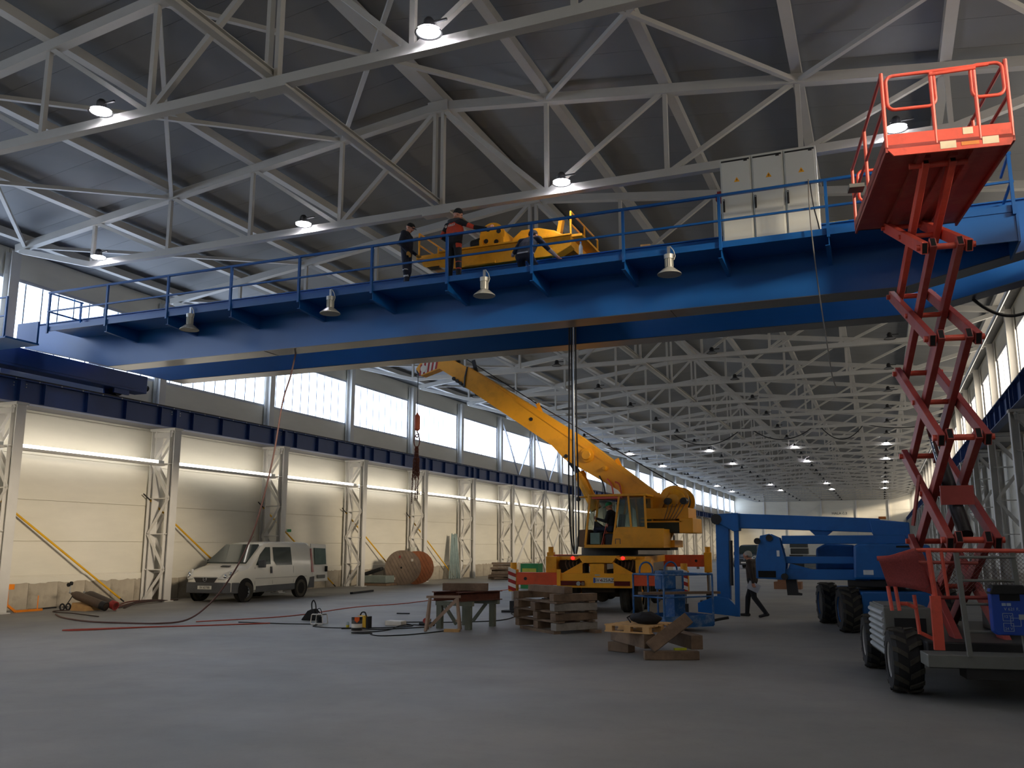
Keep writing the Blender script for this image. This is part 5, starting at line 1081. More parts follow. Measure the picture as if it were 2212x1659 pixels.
# ================================================================ people
import numpy as np
def vx(*a): return Vector(a)
SKIN = mat('skin', '#b9826a', 0.6, var=0.05)
EYE = mat('eye_dark', '#2a1c18', 0.3)
LIP = mat('lip', '#8a4a44', 0.5)
def person(label, loc, rz, J, mats, group=None, S=1.0):
    """J: joints in a local frame, +Y is where the figure faces, +X its right. mats: dict tag -> material."""
    caps = []
    def cap(a, b, r0, r1, t): caps.append((Vector(a), Vector(b), r0, r1, t))
    pel, chest, neck = J['pelvis'], J['chest'], J['neck']
    right = (J['shR'] - J['shL']).normalized(); hr = (J['hipR'] - J['hipL']).normalized()
    for o in (-0.07, 0.0, 0.07):
        cap(pel + hr * o, chest + right * o * 1.25, 0.105, 0.115, 'torso')
        cap(chest + right * o * 1.25, neck + right * o * 0.7 - (neck - chest) * 0.25, 0.115, 0.085, 'torso')
    cap(J['shL'], J['shR'], 0.075, 0.075, 'shoulder')
    cap(J['hipL'] + vx(0, 0, 0.03), J['hipR'] + vx(0, 0, 0.03), 0.1, 0.1, 'hip')
    head = J['head']; up = J.get('hup', (head - neck).normalized()); fw = J['hfw'].normalized(); fw = (fw - up * fw.dot(up)).normalized(); sd = fw.cross(up).normalized()
    cap(neck - up * 0.03, head - up * 0.06, 0.057, 0.054, 'neck')
    cap(head - fw * 0.02 + up * 0.025, head + fw * 0.02 + up * 0.02, 0.083, 0.08, 'head')
    cap(head + fw * 0.03 - up * 0.03, head + fw * 0.045 - up * 0.075, 0.06, 0.04, 'head')
    cap(head + fw * 0.09 + up * 0.0, head + fw * 0.108 - up * 0.028, 0.012, 0.017, 'head')
    for s in (-1, 1):
        cap(head + sd * s * 0.08 - up * 0.005, head + sd * s * 0.085 - up * 0.04, 0.018, 0.013, 'head')
        cap(head + fw * 0.088 + sd * s * 0.032 + up * 0.008, head + fw * 0.09 + sd * s * 0.034 + up * 0.008, 0.011, 0.011, 'eye')
    cap(head + fw * 0.086 - up * 0.058 - sd * 0.018, head + fw * 0.086 - up * 0.058 + sd * 0.018, 0.009, 0.009, 'lip')
    for s, k in ((-1, 'L'), (1, 'R')):
        sh, el, wr = J['sh' + k], J['el' + k], J['wr' + k]
        cap(sh, el, 0.066, 0.05, 'uparm'); cap(el, wr, 0.05, 0.037, 'forearm')
        d = J.get('hand' + k, (wr - el)).normalized(); pn = J.get('palm' + k, d.orthogonal()).normalized(); pn = (pn - d * pn.dot(d)).normalized(); ac = d.cross(pn)
        cap(wr, wr + d * 0.08, 0.032, 0.036, 'hand')
        cap(wr + d * 0.05 - ac * 0.02, wr + d * 0.05 + ac * 0.02, 0.026, 0.026, 'hand')
        curl = J.get('curl', 0.35)
        for q, ln in enumerate((0.062, 0.075, 0.07, 0.055)):
            b0 = wr + d * 0.085 + ac * (q - 1.5) * 0.02
            m_ = b0 + (d * math.cos(curl) + pn * math.sin(curl)) * ln * 0.55; e_ = m_ + (d * math.cos(curl * 2.4) + pn * math.sin(curl * 2.4)) * ln * 0.5
            cap(b0, m_, 0.011, 0.0105, 'hand'); cap(m_, e_, 0.0105, 0.009, 'hand')
        tb = wr + d * 0.03 - ac * 0.028; tm = tb + (d * 0.6 - ac * 0.7 + pn * 0.2).normalized() * 0.04
        cap(tb, tm, 0.014, 0.012, 'hand'); cap(tm, tm + (d * 0.9 - ac * 0.1 + pn * 0.3).normalized() * 0.035, 0.012, 0.01, 'hand')
        hp, kn, an = J['hip' + k], J['kn' + k], J['an' + k]
        cap(hp, kn, 0.092, 0.064, 'thigh'); cap(kn, kn.lerp(an, 0.35), 0.064, 0.06, 'shin'); cap(kn.lerp(an, 0.35), an, 0.06, 0.05, 'shin')
        ft = J.get('foot' + k, vx(0, 1, 0)).normalized()
        fu = J.get('fup' + k, vx(0, 0, 1)).normalized()
        cap(an - fu * 0.045 - ft * 0.04, an - fu * 0.05 + ft * 0.15, 0.042, 0.036, 'shoe')
    b = MB()
    for a, e, r0, r1, t in caps:
        if (e - a).length > 1e-4: b.cyl(a, e, r0, r1, n=14)
        b.sph(a, r0); b.sph(e, r1)
    me = b.mesh('person_raw', SKIN); o = bpy.data.objects.new('person_tmp', me); C.objects.link(o)
    rm = o.modifiers.new('r', 'REMESH'); rm.mode = 'VOXEL'; rm.voxel_size = 0.0115; rm.use_smooth_shade = True
    sm = o.modifiers.new('s', 'SMOOTH'); sm.factor = 0.5; sm.iterations = 3
    dg = bpy.context.evaluated_depsgraph_get(); m2 = bpy.data.meshes.new_from_object(o.evaluated_get(dg)); bpy.data.objects.remove(o)
    # colour zones by nearest limb
    nv = len(m2.vertices); co = np.empty(nv * 3); m2.vertices.foreach_get('co', co); co = co.reshape(-1, 3)
    nf = len(m2.polygons); fc = np.empty(nf * 3); m2.polygons.foreach_get('center', fc); fc = fc.reshape(-1, 3)
    best = np.full(nf, 1e9); idx = np.zeros(nf, int); par = np.zeros(nf)
    for i, (a, e, r0, r1, t) in enumerate(caps):
        A = np.array(a); D = np.array(e) - A; L2 = max(D @ D, 1e-9); tt = np.clip(((fc - A) @ D) / L2, 0, 1)
        d = np.linalg.norm(fc - (A + tt[:, None] * D), axis=1) - (r0 + (r1 - r0) * tt) - (0.003 if t in ('eye', 'lip') else 0)
        w_ = d < best; best[w_] = d[w_]; idx[w_] = i; par[w_] = tt[w_]
    tags = [c_[4] for c_ in caps]; slots = []; mi = np.zeros(nf, int)
    back = (-np.array(J.get('tfw', vx(0, 1, 0))))
    for f in range(nf):
        t = tags[idx[f]]; m = mats.get(t)
        if callable(m): m = m(fc[f], par[f])
        if m is None: m = {'eye': EYE, 'lip': LIP}.get(t, SKIN)
        if m not in slots: slots.append(m)
        mi[f] = slots.index(m)
    m2.materials.clear()
    for m in slots: m2.materials.append(m)
    m2.polygons.foreach_set('material_index', mi.astype(np.int32)); m2.update()
    p = link('person', m2); p.location = loc; p.rotation_euler = (0, 0, rz); p.scale = (S * 1.12, S * 1.12, S)
    tag(p, label, 'person', group)
    return p, (head, up, fw, sd)
def child(p, mb, name, m, smooth=0.9):
    return link(name, mb.mesh(name, m, smooth), p, True)
def headgear(p, H, kind, m):
    head, up, fw, sd = H; M = Matrix((sd, fw, up)).transposed().to_4x4(); M.translation = head
    b = MB()
    if kind == 'beanie':
        b.lathe([(0.093, 0.0), (0.097, 0.02), (0.098, 0.05), (0.09, 0.09), (0.07, 0.125), (0.035, 0.148), (0.005, 0.153)], (0, -0.005, 0.01), n=20)
        child(p, b.xf(M @ Matrix.Rotation(0.12, 4, 'X')), 'beanie', m)
    elif kind == 'cap':
        b.lathe([(0.094, 0.0), (0.096, 0.03), (0.088, 0.07), (0.06, 0.1), (0.005, 0.115)], (0, -0.005, 0.015), n=20)
        o = child(p, b.xf(M), 'cap', m)
        v = MB(); pts = [(0.075 * math.sin(a), 0.07 + 0.1 * math.cos(a), 0.022 - 0.012 * math.cos(a)) for a in [(-0.5 + q / 10) * PI for q in range(11)]]
        v.prism(pts, (0, 0, 0.008)); child(p, v.xf(M), 'cap_visor', m)
    elif kind == 'hair':
        b.lathe([(0.092, -0.005), (0.094, 0.03), (0.085, 0.07), (0.055, 0.1), (0.005, 0.112)], (0, -0.018, 0.005), n=20)
        b.sph((0, -0.055, -0.01), (0.078, 0.05, 0.06))
        child(p, b.xf(M @ Matrix.Rotation(0.25, 4, 'X')), 'hair', m)
def stand(**k):
    J = dict(pelvis=vx(0, 0, 0.95), chest=vx(0, 0.0, 1.25), neck=vx(0, 0.0, 1.47), head=vx(0, 0.03, 1.62), hfw=vx(0, 1, 0),
             shL=vx(-0.18, 0, 1.41), shR=vx(0.18, 0, 1.41), elL=vx(-0.24, -0.02, 1.12), elR=vx(0.24, -0.02, 1.12), wrL=vx(-0.24, 0.08, 0.87), wrR=vx(0.24, 0.08, 0.87),
             hipL=vx(-0.09, 0, 0.92), hipR=vx(0.09, 0, 0.92), knL=vx(-0.11, 0.02, 0.5), knR=vx(0.11, 0.02, 0.5), anL=vx(-0.12, -0.01, 0.09), anR=vx(0.12, -0.01, 0.09))
    J.update(k); return J
C_navy = mat('navy_work_jacket', '#1b2130', 0.85, var=0.15, scale=8); C_black = mat('black_work_cloth', '#15161a', 0.85, var=0.15, scale=8)
C_oran = mat('orange_work_cloth', '#c8452a', 0.8, var=0.1, scale=8); C_grey = mat('grey_cloth', '#4a4c52', 0.85); C_jean = mat('dark_jeans', '#242b3c', 0.85, var=0.25, scale=14)
C_glove = mat('leather_glove', '#a8813e', 0.8); C_shoe = mat('work_shoe', '#1c1917', 0.7); C_brown = mat('brown_jacket', '#32271f', 0.8, var=0.12, scale=7); C_refl = mat('reflective_tape', '#b8bcc0', 0.4)
C_skinw = mat('pale_sleeve', '#9d8f88', 0.8)
WD = 7.78
BP = lambda x, y: MCAM @ Vector((x, y, WD))
# worker with a cap, facing right
J = stand(head=vx(0, 0.07, 1.6), hfw=vx(0.1, 1, -0.35), elR=vx(0.25, -0.06, 1.13), wrR=vx(0.22, 0.1, 0.9), wrL=vx(-0.2, 0.16, 0.95), anL=vx(-0.1, -0.08, 0.09), anR=vx(0.1, 0.07, 0.09))
p, H = person('worker in dark jacket and cap with yellow gloves standing on the bridge', BP(-10.1, 17.95), math.radians(-82), J, dict(torso=C_navy, shoulder=C_navy, uparm=C_navy, forearm=C_navy, hand=C_glove, hip=C_jean, thigh=C_jean, shin=lambda c, t: C_refl if 0.1 < t < 0.25 and c[0] > 0 else C_jean, shoe=C_shoe), S=0.875)
headgear(p, H, 'cap', C_black)
# worker in orange and black, back to the camera, reaching right
J = stand(hfw=vx(0.75, 0.6, -0.2), head=vx(0.04, 0.05, 1.63), chest=vx(0.0, 0.02, 1.26), elR=vx(0.42, 0.12, 1.26), wrR=vx(0.64, 0.26, 1.22), handR=vx(0.8, 0.3, 0.25), elL=vx(-0.33, -0.02, 1.18), wrL=vx(-0.26, 0.2, 1.06), anL=vx(-0.12, 0.0, 0.09), anR=vx(0.12, 0.02, 0.09))
def back_c(c, t): return C_oran if (1.16 < c[2] < 1.42) else C_black
def leg_c(c, t): return C_oran if (c[0] > 0.05 and (0.0 < t < 0.12)) else C_black
p, H = person('worker in orange and black workwear and black beanie reaching to the trolley', BP(-8.85, 17.98), math.radians(-18), J, dict(torso=back_c, shoulder=C_black, uparm=lambda c, t: C_oran if t > 0.55 else C_black, forearm=C_black, hip=C_black, thigh=lambda c, t: C_oran if (c[0] > 0.12 and t < 0.25) else C_black, shin=leg_c, shoe=C_shoe), S=0.955)
headgear(p, H, 'beanie', C_black)
child(p, MB().tube([(-0.08, -0.06, 1.47), (0.0, -0.1, 1.45), (0.09, -0.06, 1.47), (0.1, 0.03, 1.5)], 0.045, 8), 'hood', C_grey)
tx = text_mesh('back_print', '◎ VIREX', 0.075, mat('print_white', '#c9c2b8', 0.6), (0.0, -0.128, 1.33), (PI / 2, 0, 0), p, 0.003); tx.matrix_parent_inverse = Matrix()
# kneeling worker, back to the camera
J = stand(pelvis=vx(0, 0.0, 0.42), chest=vx(0, 0.16, 0.7), neck=vx(0, 0.28, 0.9), head=vx(0, 0.38, 1.02), hfw=vx(0, 1, -0.7), shL=vx(-0.19, 0.24, 0.85), shR=vx(0.19, 0.24, 0.85), elL=vx(-0.38, 0.3, 0.66), wrL=vx(-0.5, 0.46, 0.68), elR=vx(0.38, 0.3, 0.6), wrR=vx(0.45, 0.48, 0.5), hipL=vx(-0.1, 0, 0.38), hipR=vx(0.1, 0, 0.38), knL=vx(-0.2, 0.36, 0.12), knR=vx(0.14, 0.36, 0.12), anL=vx(-0.2, -0.06, 0.1), anR=vx(0.14, -0.06, 0.1), footL=vx(0, -1, 0.05), footR=vx(0, -1, 0.05))
p, H = person('worker in navy overalls kneeling on the bridge walkway beside the trolley', BP(-7.02, 17.85), math.radians(-6), J, dict(torso=lambda c, t: C_refl if 0.44 < c[2] < 0.475 else C_navy, shoulder=C_navy, uparm=C_navy, forearm=C_skinw, hip=C_navy, thigh=C_navy, shin=C_navy, shoe=C_shoe), S=0.93)
headgear(p, H, 'hair', mat('dark_hair', '#1c1714', 0.8))
# crane operator, seated, facing the boom
J = stand(pelvis=vx(0, 0, 0.12), chest=vx(0, 0.03, 0.42), neck=vx(0, 0.03, 0.63), head=vx(0, 0.08, 0.77), hfw=vx(0, 1, -0.15), shL=vx(-0.18, 0.03, 0.57), shR=vx(0.18, 0.03, 0.57), elL=vx(-0.22, 0.12, 0.32), elR=vx(0.22, 0.12, 0.32), wrL=vx(-0.14, 0.37, 0.4), wrR=vx(0.16, 0.33, 0.36), hipL=vx(-0.1, 0, 0.1), hipR=vx(0.1, 0, 0.1), knL=vx(-0.13, 0.42, 0.1), knR=vx(0.13, 0.42, 0.1), anL=vx(-0.13, 0.42, -0.28), anR=vx(0.13, 0.46, -0.28), curl=0.9)
p, H = person('crane operator in green cap and dark jacket seated in the crane cab', (-7.32, 25.62, 2.17), math.radians(90), J, dict(torso=C_black, shoulder=C_black, uparm=C_black, forearm=C_black, hip=C_jean, thigh=C_jean, shin=C_jean, shoe=C_shoe))
headgear(p, H, 'cap', mat('green_cap', '#1f8a5a', 0.7))
# man walking to the left with a paper
J = stand(hfw=vx(0.1, 1, -0.45), head=vx(0, 0.09, 1.58), neck=vx(0, 0.03, 1.45), elR=vx(0.24, -0.04, 1.13), wrR=vx(0.23, 0.02, 0.88), elL=vx(-0.24, -0.06, 1.14), wrL=vx(-0.25, -0.1, 0.88), knL=vx(-0.1, -0.06, 0.5), anL=vx(-0.1, -0.32, 0.12), knR=vx(0.1, 0.16, 0.5), anR=vx(0.1, 0.2, 0.09), footL=vx(0, 1, -0.25), curl=0.8)
def jk(c, t): return mat('white_shirt', '#c9c7c2', 0.8) if (c[2] > 1.36 and c[1] > 0.09 and abs(c[0]) < 0.045) else C_brown
p, H = person('grey-haired man in brown jacket walking left past the blue boom lift', (-3.16, 23.95, 0.0), math.radians(78), J, dict(torso=jk, shoulder=C_brown, uparm=C_brown, forearm=C_brown, hip=C_black, thigh=C_black, shin=C_black, shoe=C_shoe), S=0.975)
headgear(p, H, 'hair', mat('grey_hair', '#a8a49c', 0.8))
R_ = Matrix.Translation((-3.16, 23.95, 0)) @ Matrix.Rotation(math.radians(78), 4, 'Z')
wl_ = R_ @ vx(-0.27, -0.12, 0.76)
tag(MB().box((wl_.x, wl_.y - 0.01, wl_.z), (0.3, 0.004, 0.21), ry=0.45, rz=0.15).build('paper_sheet', mat('paper', '#c4c6ca', 0.7)), 'white paper sheet held in the hand of the walking man', 'paper')
# ================================================================ things on the floor
def one(mb, name, m, label, cat, group=None, smooth=None, bevel=0):
    return tag(mb.build(name, m, None, smooth, bevel), label, cat, group)
M_woodg = mat('grey_timber', '#8f8880', 0.9, var=0.2, scale=3, bump=0.4, bscale=16, dirt='#5a4f46', dirt_amt=0.5)
# crib stack of timbers
A0 = Vector((-7.62, 18.85, 0)); dA = Vector((0.77, -0.64, 0)).normalized(); dB = Vector((0.62, 0.78, 0)).normalized()
def ab(a, b_, z): return A0 + dA * a + dB * b_ + Vector((0, 0, z))
LAY = ['bottom', 'second', 'third', 'top']
z = 0.0
one(MB().bar(ab(0.2, 0.05, 0.03), ab(1.75, 0.0, 0.03), 0.16, 0.06), 'base_board', M_wood, 'flat board under the near side of the timber crib stack', 'board', 'timbers of the crib stack')
one(MB().bar(ab(0.5, 0.9, 0.03), ab(1.95, 0.88, 0.03), 0.16, 0.06), 'base_board', M_wood, 'flat board under the far side of the timber crib stack', 'board', 'timbers of the crib stack')
z = 0.06
for k in range(4):
    h = 0.155; jt = lambda: random.uniform(-0.05, 0.05)
    for e, (a, nm) in enumerate(((0.12, 'left'), (0.95, 'middle'), (1.66, 'right'))):
        if k == 3 and e == 1: continue
        m = M_woodg if (e == 2 and k in (0, 2)) else M_wood
        one(MB().bar(ab(a + jt(), -0.08 + jt(), z + h / 2), ab(a + jt(), 0.98 + jt(), z + h / 2), 0.2, h - 0.005), 'timber_beam', m, 'heavy weathered timber in the %s layer of the crib stack, %s end' % (LAY[k], nm), 'timber', 'timbers of the crib stack', bevel=0.008)
    z += h
    if k < 3:
        for b0, nm in ((0.06, 'near'), (0.86, 'far')):
            one(MB().bar(ab(-0.08 + jt(), b0, z + 0.02), ab(1.8 + jt(), b0 + jt() * 0.5, z + 0.02), 0.16, 0.035), 'spacer_board', M_wood, 'thin spacer board above the %s crib layer, %s side' % (LAY[k], nm), 'board', 'timbers of the crib stack')
        z += 0.04
one(MB().bar(ab(0.25, 0.25, z + 0.07), ab(1.72, 0.3, z + 0.07), 0.2, 0.14), 'timber_beam', M_wood, 'long timber lying across the top of the crib stack', 'timber', 'timbers of the crib stack', bevel=0.008)
# timber heap with a pallet and bag
one(MB().bar((-4.42, 15.55, 0.27), (-3.55, 14.45, 0.27), 0.2, 0.22), 'timber_beam', M_wood, 'thick dark timber on the left of the heap under the pallet', 'timber', 'timbers of the pallet heap', bevel=0.01)
one(MB().bar((-4.45, 15.35, 0.08), (-4.05, 15.2, 0.08), 0.2, 0.155), 'timber_block', M_wood, 'short timber block under the left end of the pallet heap', 'timber', 'timbers of the pallet heap', bevel=0.01)
one(MB().bar((-3.62, 14.33, 0.07), (-2.82, 14.66, 0.07), 0.16, 0.135), 'timber_beam', M_wood, 'timber lying flat along the front of the pallet heap', 'timber', 'timbers of the pallet heap', bevel=0.01)
one(MB().bar((-3.75, 16.2, 0.25), (-2.86, 14.78, 0.25), 0.2, 0.22), 'timber_beam', M_wood, 'thick timber on the right of the heap pointing at the camera', 'timber', 'timbers of the pallet heap', bevel=0.01)
one(MB().bar((-3.5, 14.28, 0.2), (-3.0, 14.86, 0.62), 0.2, 0.06, (0.6, -0.5, 0.6)), 'leaning_plank', M_wood, 'short rough plank leaning across the pallet heap', 'plank', 'timbers of the pallet heap', bevel=0.006)
pal = thing('wooden_pallet', 'pale new pallet lying on the timber heap under a black bag', 'pallet', (-3.85, 15.0, 0.39))
MPp = Matrix.Translation((-3.82, 14.95, 0.385)) @ Matrix.Rotation(math.radians(-14), 4, 'Z')
for y in (-0.42, 0.0, 0.42): MB().bx(-0.42, 0.42, y - 0.05, y + 0.05, 0.0, 0.02).xf(MPp).build('bottom_board', M_pale, pal)
for y in (-0.42, 0.0, 0.42):
    for x in (-0.34, 0.0, 0.34): MB().bx(x - 0.06, x + 0.06, y - 0.05, y + 0.05, 0.02, 0.1).xf(MPp).build('block', M_pale, pal)
for q in range(6): MB().bx(-0.42, 0.42, -0.47 + q * 0.17, -0.47 + q * 0.17 + 0.11, 0.1, 0.122).xf(MPp).build('deck_board', M_pale, pal)
b = MB(); b.sph((0, 0, 0.09), (0.27, 0.17, 0.1), 20, 12)
b.v = [tuple(Vector(v) + Vector((0, 0, 1)) * 0.035 * noise.noise(Vector(v) * 9) + Vector((1, 0.4, 0)) * 0.05 * noise.noise(Vector(v) * 6 + Vector((3, 1, 2)))) for v in b.v]
b.v = [(x, y, max(z_, 0.002)) for x, y, z_ in b.v]
bg_ = tag(b.xf(Matrix.Translation((-3.72, 14.85, 0.508))).build('black_bag', mat('bag_black', '#131215', 0.8, bump=0.4, scale=8), None, 1.2), 'crumpled black bag lying on the pale pallet', 'bag')
MB().tube([(-3.95, 14.8, 0.53), (-4.02, 14.85, 0.6), (-3.96, 14.95, 0.64), (-3.88, 14.9, 0.6)], 0.014, 6).build('bag_handle', M_black, bg_)
one(MB().box((-3.12, 14.62, 0.145), (0.16, 0.07, 0.05), 0.5).box((-3.05, 14.66, 0.15), (0.07, 0.05, 0.04), 0.9), 'glove', mat('lime', '#b9c22a', 0.6), 'lime yellow glove lying on the front timber of the pallet heap', 'glove')

# sawhorse, trestle and steel beams
def sawhorse(name, label, pa, pb, h, m):
    t = thing(name, label, 'sawhorse', ((pa[0] + pb[0]) / 2, (pa[1] + pb[1]) / 2, 0)); a = Vector((pa[0], pa[1], h)); b_ = Vector((pb[0], pb[1], h)); d = (b_ - a).normalized(); n = Vector((-d.y, d.x, 0))
    MB().bar(a - d * 0.08, b_ + d * 0.08, 0.09, 0.05).build('top_bar', m, t)
    for e in (a, b_):
        for s in (-1, 1): MB().bar(e + n * s * 0.03, Vector((e.x, e.y, 0)) + n * s * 0.24 + d * (0.07 if e is b_ else -0.07), 0.045, 0.07).build('leg', m, t)
        MB().bar(Vector((e.x, e.y, h * 0.3)) + n * 0.17, Vector((e.x, e.y, h * 0.3)) - n * 0.17, 0.03, 0.05).build('foot_tie', m, t)
    MB().bar(a + n * -0.05 + Vector((0, 0, -0.62)), b_ - n * 0.05 + Vector((0, 0, -0.05)), 0.03, 0.07).build('diagonal', m, t)
    return t
M_bleach = mat('bleached_wood', '#a48c79', 0.9, var=0.15, scale=5)
sawhorse('sawhorse', 'pale wooden A-frame sawhorse in front of the steel beams', (-9.08, 17.5), (-8.55, 17.72), 0.7, M_bleach)
ts_ = thing('trestle', 'greenish wooden trestle carrying the rusty steel beams', 'trestle', (-8.75, 18.6, 0))
M_grn = mat('greenish_wood', '#6e7264', 0.9, var=0.2, scale=4)
for x, y in ((-9.12, 18.05), (-8.4, 18.0), (-8.25, 18.95), (-8.95, 19.0)): MB().bx(x - 0.06, x + 0.06, y - 0.06, y + 0.06, 0, 0.5).build('leg', M_grn, ts_)
MB().bar((-9.2, 18.05, 0.54), (-8.3, 18.0, 0.535), 0.12, 0.09).build('cross_beam', M_grn, ts_); MB().bar((-9.05, 19.0, 0.54), (-8.1, 18.95, 0.535), 0.12, 0.09).build('cross_beam', M_grn, ts_)
MB().bar((-8.42, 18.98, 0.5), (-8.75, 18.98, 0.1), 0.04, 0.07).build('brace', M_grn, ts_); MB().bar((-9.0, 18.02, 0.5), (-8.7, 18.02, 0.1), 0.04, 0.07).build('brace', M_grn, ts_)
one(MB().ibeam((-9.25, 18.0, 0.685), (-8.55, 19.1, 0.685), 0.18, 0.2, 0.018), 'steel_beam', M_rust, 'short rusty steel beam on the left of the trestle', 'steel beam', 'steel beams on the trestle')
one(MB().ibeam((-8.62, 17.95, 0.685), (-8.12, 19.05, 0.685), 0.18, 0.2, 0.018), 'steel_beam', M_rust, 'short rusty steel beam on the right of the trestle', 'steel beam', 'steel beams on the trestle')
one(MB().bar((-9.25, 18.45, 0.87), (-8.28, 18.75, 0.87), 0.2, 0.165), 'timber_beam', M_wood, 'heavy timber lying on top of the rusty beams at the trestle', 'timber', bevel=0.008)
one(MB().box((-8.5, 17.38, 0.03), (0.32, 0.1, 0.06), 0.25), 'wood_offcut', M_pale, 'pale wood offcut under the sawhorse leg', 'offcut')

# tin, jerrycan, reel, bag, cup, carton, grinder
tn = thing('metal_tin', 'shiny metal tin with orange and white print on the floor', 'tin', (-10.55, 16.95, 0))
MB().cyl((-10.55, 16.95, 0), (-10.55, 16.95, 0.28), 0.115, n=28).build('tin_body', mat('tin_metal', '#55585a', 0.3, 0.6), tn, 0.6)
for z0, z1, m in ((0.0, 0.05, mat('tin_black', '#1c1b1c', 0.4)), (0.06, 0.14, MATS['stripe_white']), (0.22, 0.28, MATS['tin_black'])): MB().lathe([(0.1165, 0), (0.1165, z1 - z0)], (-10.55, 16.95, z0), n=28, caps=False).build('print_band', m, tn, 0.6)
for q in range(7):
    a = -1.01 + (q - 3) * 0.13; zz = 0.16 + 0.015 * abs(q - 3)
    MB().add([(-10.55 + 0.1185 * math.cos(a + e), 16.95 + 0.1185 * math.sin(a + e), h) for e, h in ((-0.07, zz), (0.07, zz + 0.01), (0.07, 0.28), (-0.07, 0.28))], [(0, 1, 2, 3)]).build('orange_print', mat('tin_orange', '#e8641e', 0.4), tn)
MB().lathe([(0.115, 0.28), (0.105, 0.285), (0.1, 0.275), (0.01, 0.275)], (-10.55, 16.95, 0), n=28, caps=False).build('tin_lid', M_galv, tn, 0.6)
jc = thing('jerrycan', 'yellow jerrycan standing behind the metal tin', 'jerrycan', (-10.72, 17.5, 0))
MB().prism([(-10.83, 17.4, 0), (-10.6, 17.4, 0), (-10.6, 17.4, 0.2), (-10.66, 17.4, 0.27), (-10.83, 17.4, 0.27)], (0, 0.16, 0)).build('can_body', mat('jerry_yellow', '#d9a91c', 0.5), jc, bevel=0.02)
MB().tube(smooth_path([(-10.8, 17.48, 0.26), (-10.76, 17.48, 0.33), (-10.68, 17.48, 0.33), (-10.64, 17.48, 0.24)]), 0.016, 6).build('can_handle', M_black, jc)
MB().bx(-10.6, -10.55, 17.4, 17.56, 0.0, 0.25).build('dark_side', M_black, jc)
one(MB().bx(-10.62, -10.2, 18.25, 18.5, 0.0, 0.1), 'white_carton', MATS['stripe_white'], 'small white carton lying beyond the jerrycan', 'carton', bevel=0.01)
cu = thing('plastic_cup', 'small clear cup with yellow rim left of the metal tin', 'cup', (-11.0, 17.3, 0))
MB().lathe([(0.03, 0.0), (0.035, 0.02), (0.04, 0.07)], (-11.0, 17.3, 0), n=14).build('cup_base', mat('cup_yellow', '#d8c63c', 0.5), cu, 0.7); MB().lathe([(0.036, 0.07), (0.034, 0.12), (0.02, 0.14)], (-11.0, 17.3, 0), n=14).build('cup_top', MATS['clear_plastic'], cu, 0.7)
rl = thing('cable_reel', 'small black cable reel in a white tube frame on the floor', 'cable reel', (-12.1, 17.85, 0))
RX, RY = -12.12, 17.85
for y in (RY - 0.1, RY + 0.1):
    pts = []
    for cx, cz, a0 in ((RX + 0.11, 0.2, 0), (RX - 0.11, 0.2, PI / 2), (RX - 0.13, 0.05, PI), (RX + 0.13, 0.05, 1.5 * PI)): pts += [(cx + 0.035 * math.cos(a0 + q * PI / 8), y, cz + 0.035 * math.sin(a0 + q * PI / 8)) for q in range(5)]
    MB().tube(pts, 0.011, 7, closed=True).build('reel_frame', MATS['stripe_white'], rl, 0.8)
MB().bx(RX - 0.1, RX + 0.13, RY - 0.1, RY + 0.1, 0.215, 0.24).build('frame_top', M_lgrey, rl)
MB().lathe([(0.07, 0.04), (0.07, 0.05), (0.055, 0.055), (0.06, 0.16), (0.075, 0.165), (0.075, 0.18)], (RX + 0.01, RY, 0), n=20).build('spool', M_black, rl, 0.6)
MB().tube(smooth_path([(RX - 0.05, RY, 0.24), (RX - 0.08, RY, 0.32), (RX + 0.0, RY, 0.36), (RX + 0.05, RY, 0.3), (RX + 0.06, RY, 0.24)]), 0.01, 6).build('plug_lead', M_black, rl)
mk = thing('tool_bag', 'black bag with upright handle beside the cable reel', 'bag', (-13.0, 18.8, 0))
b = MB(); b.prism([(-13.28, 18.75, 0), (-12.85, 18.75, 0.0), (-12.8, 18.75, 0.14), (-12.95, 18.75, 0.28), (-13.1, 18.75, 0.22)], (0, 0.22, 0)); b.build('bag_body', MATS['bag_black'], mk, bevel=0.03)
MB().tube(smooth_path([(-13.02, 18.85, 0.25), (-13.03, 18.85, 0.4), (-12.98, 18.85, 0.47), (-12.92, 18.85, 0.38), (-12.9, 18.85, 0.24)]), 0.016, 6).build('bag_handle', M_black, mk)
gr_ = thing('angle_grinder', 'black angle grinder with red and white disc by the sawhorse', 'grinder', (-9.6, 18.3, 0))
MB().tube([(-9.8, 18.4, 0.05), (-9.55, 18.3, 0.06), (-9.35, 18.2, 0.06)], [0.03, 0.035, 0.04], 10).build('grinder_body', M_black, gr_, 0.8); MB().cyl((-9.62, 18.32, 0.12), (-9.6, 18.3, 0.13), 0.06, n=20).build('disc', mat('disc_red', '#b8443c', 0.5), gr_); MB().cyl((-9.622, 18.322, 0.12), (-9.64, 18.34, 0.119), 0.035, n=16).build('disc_centre', MATS['stripe_white'], gr_)
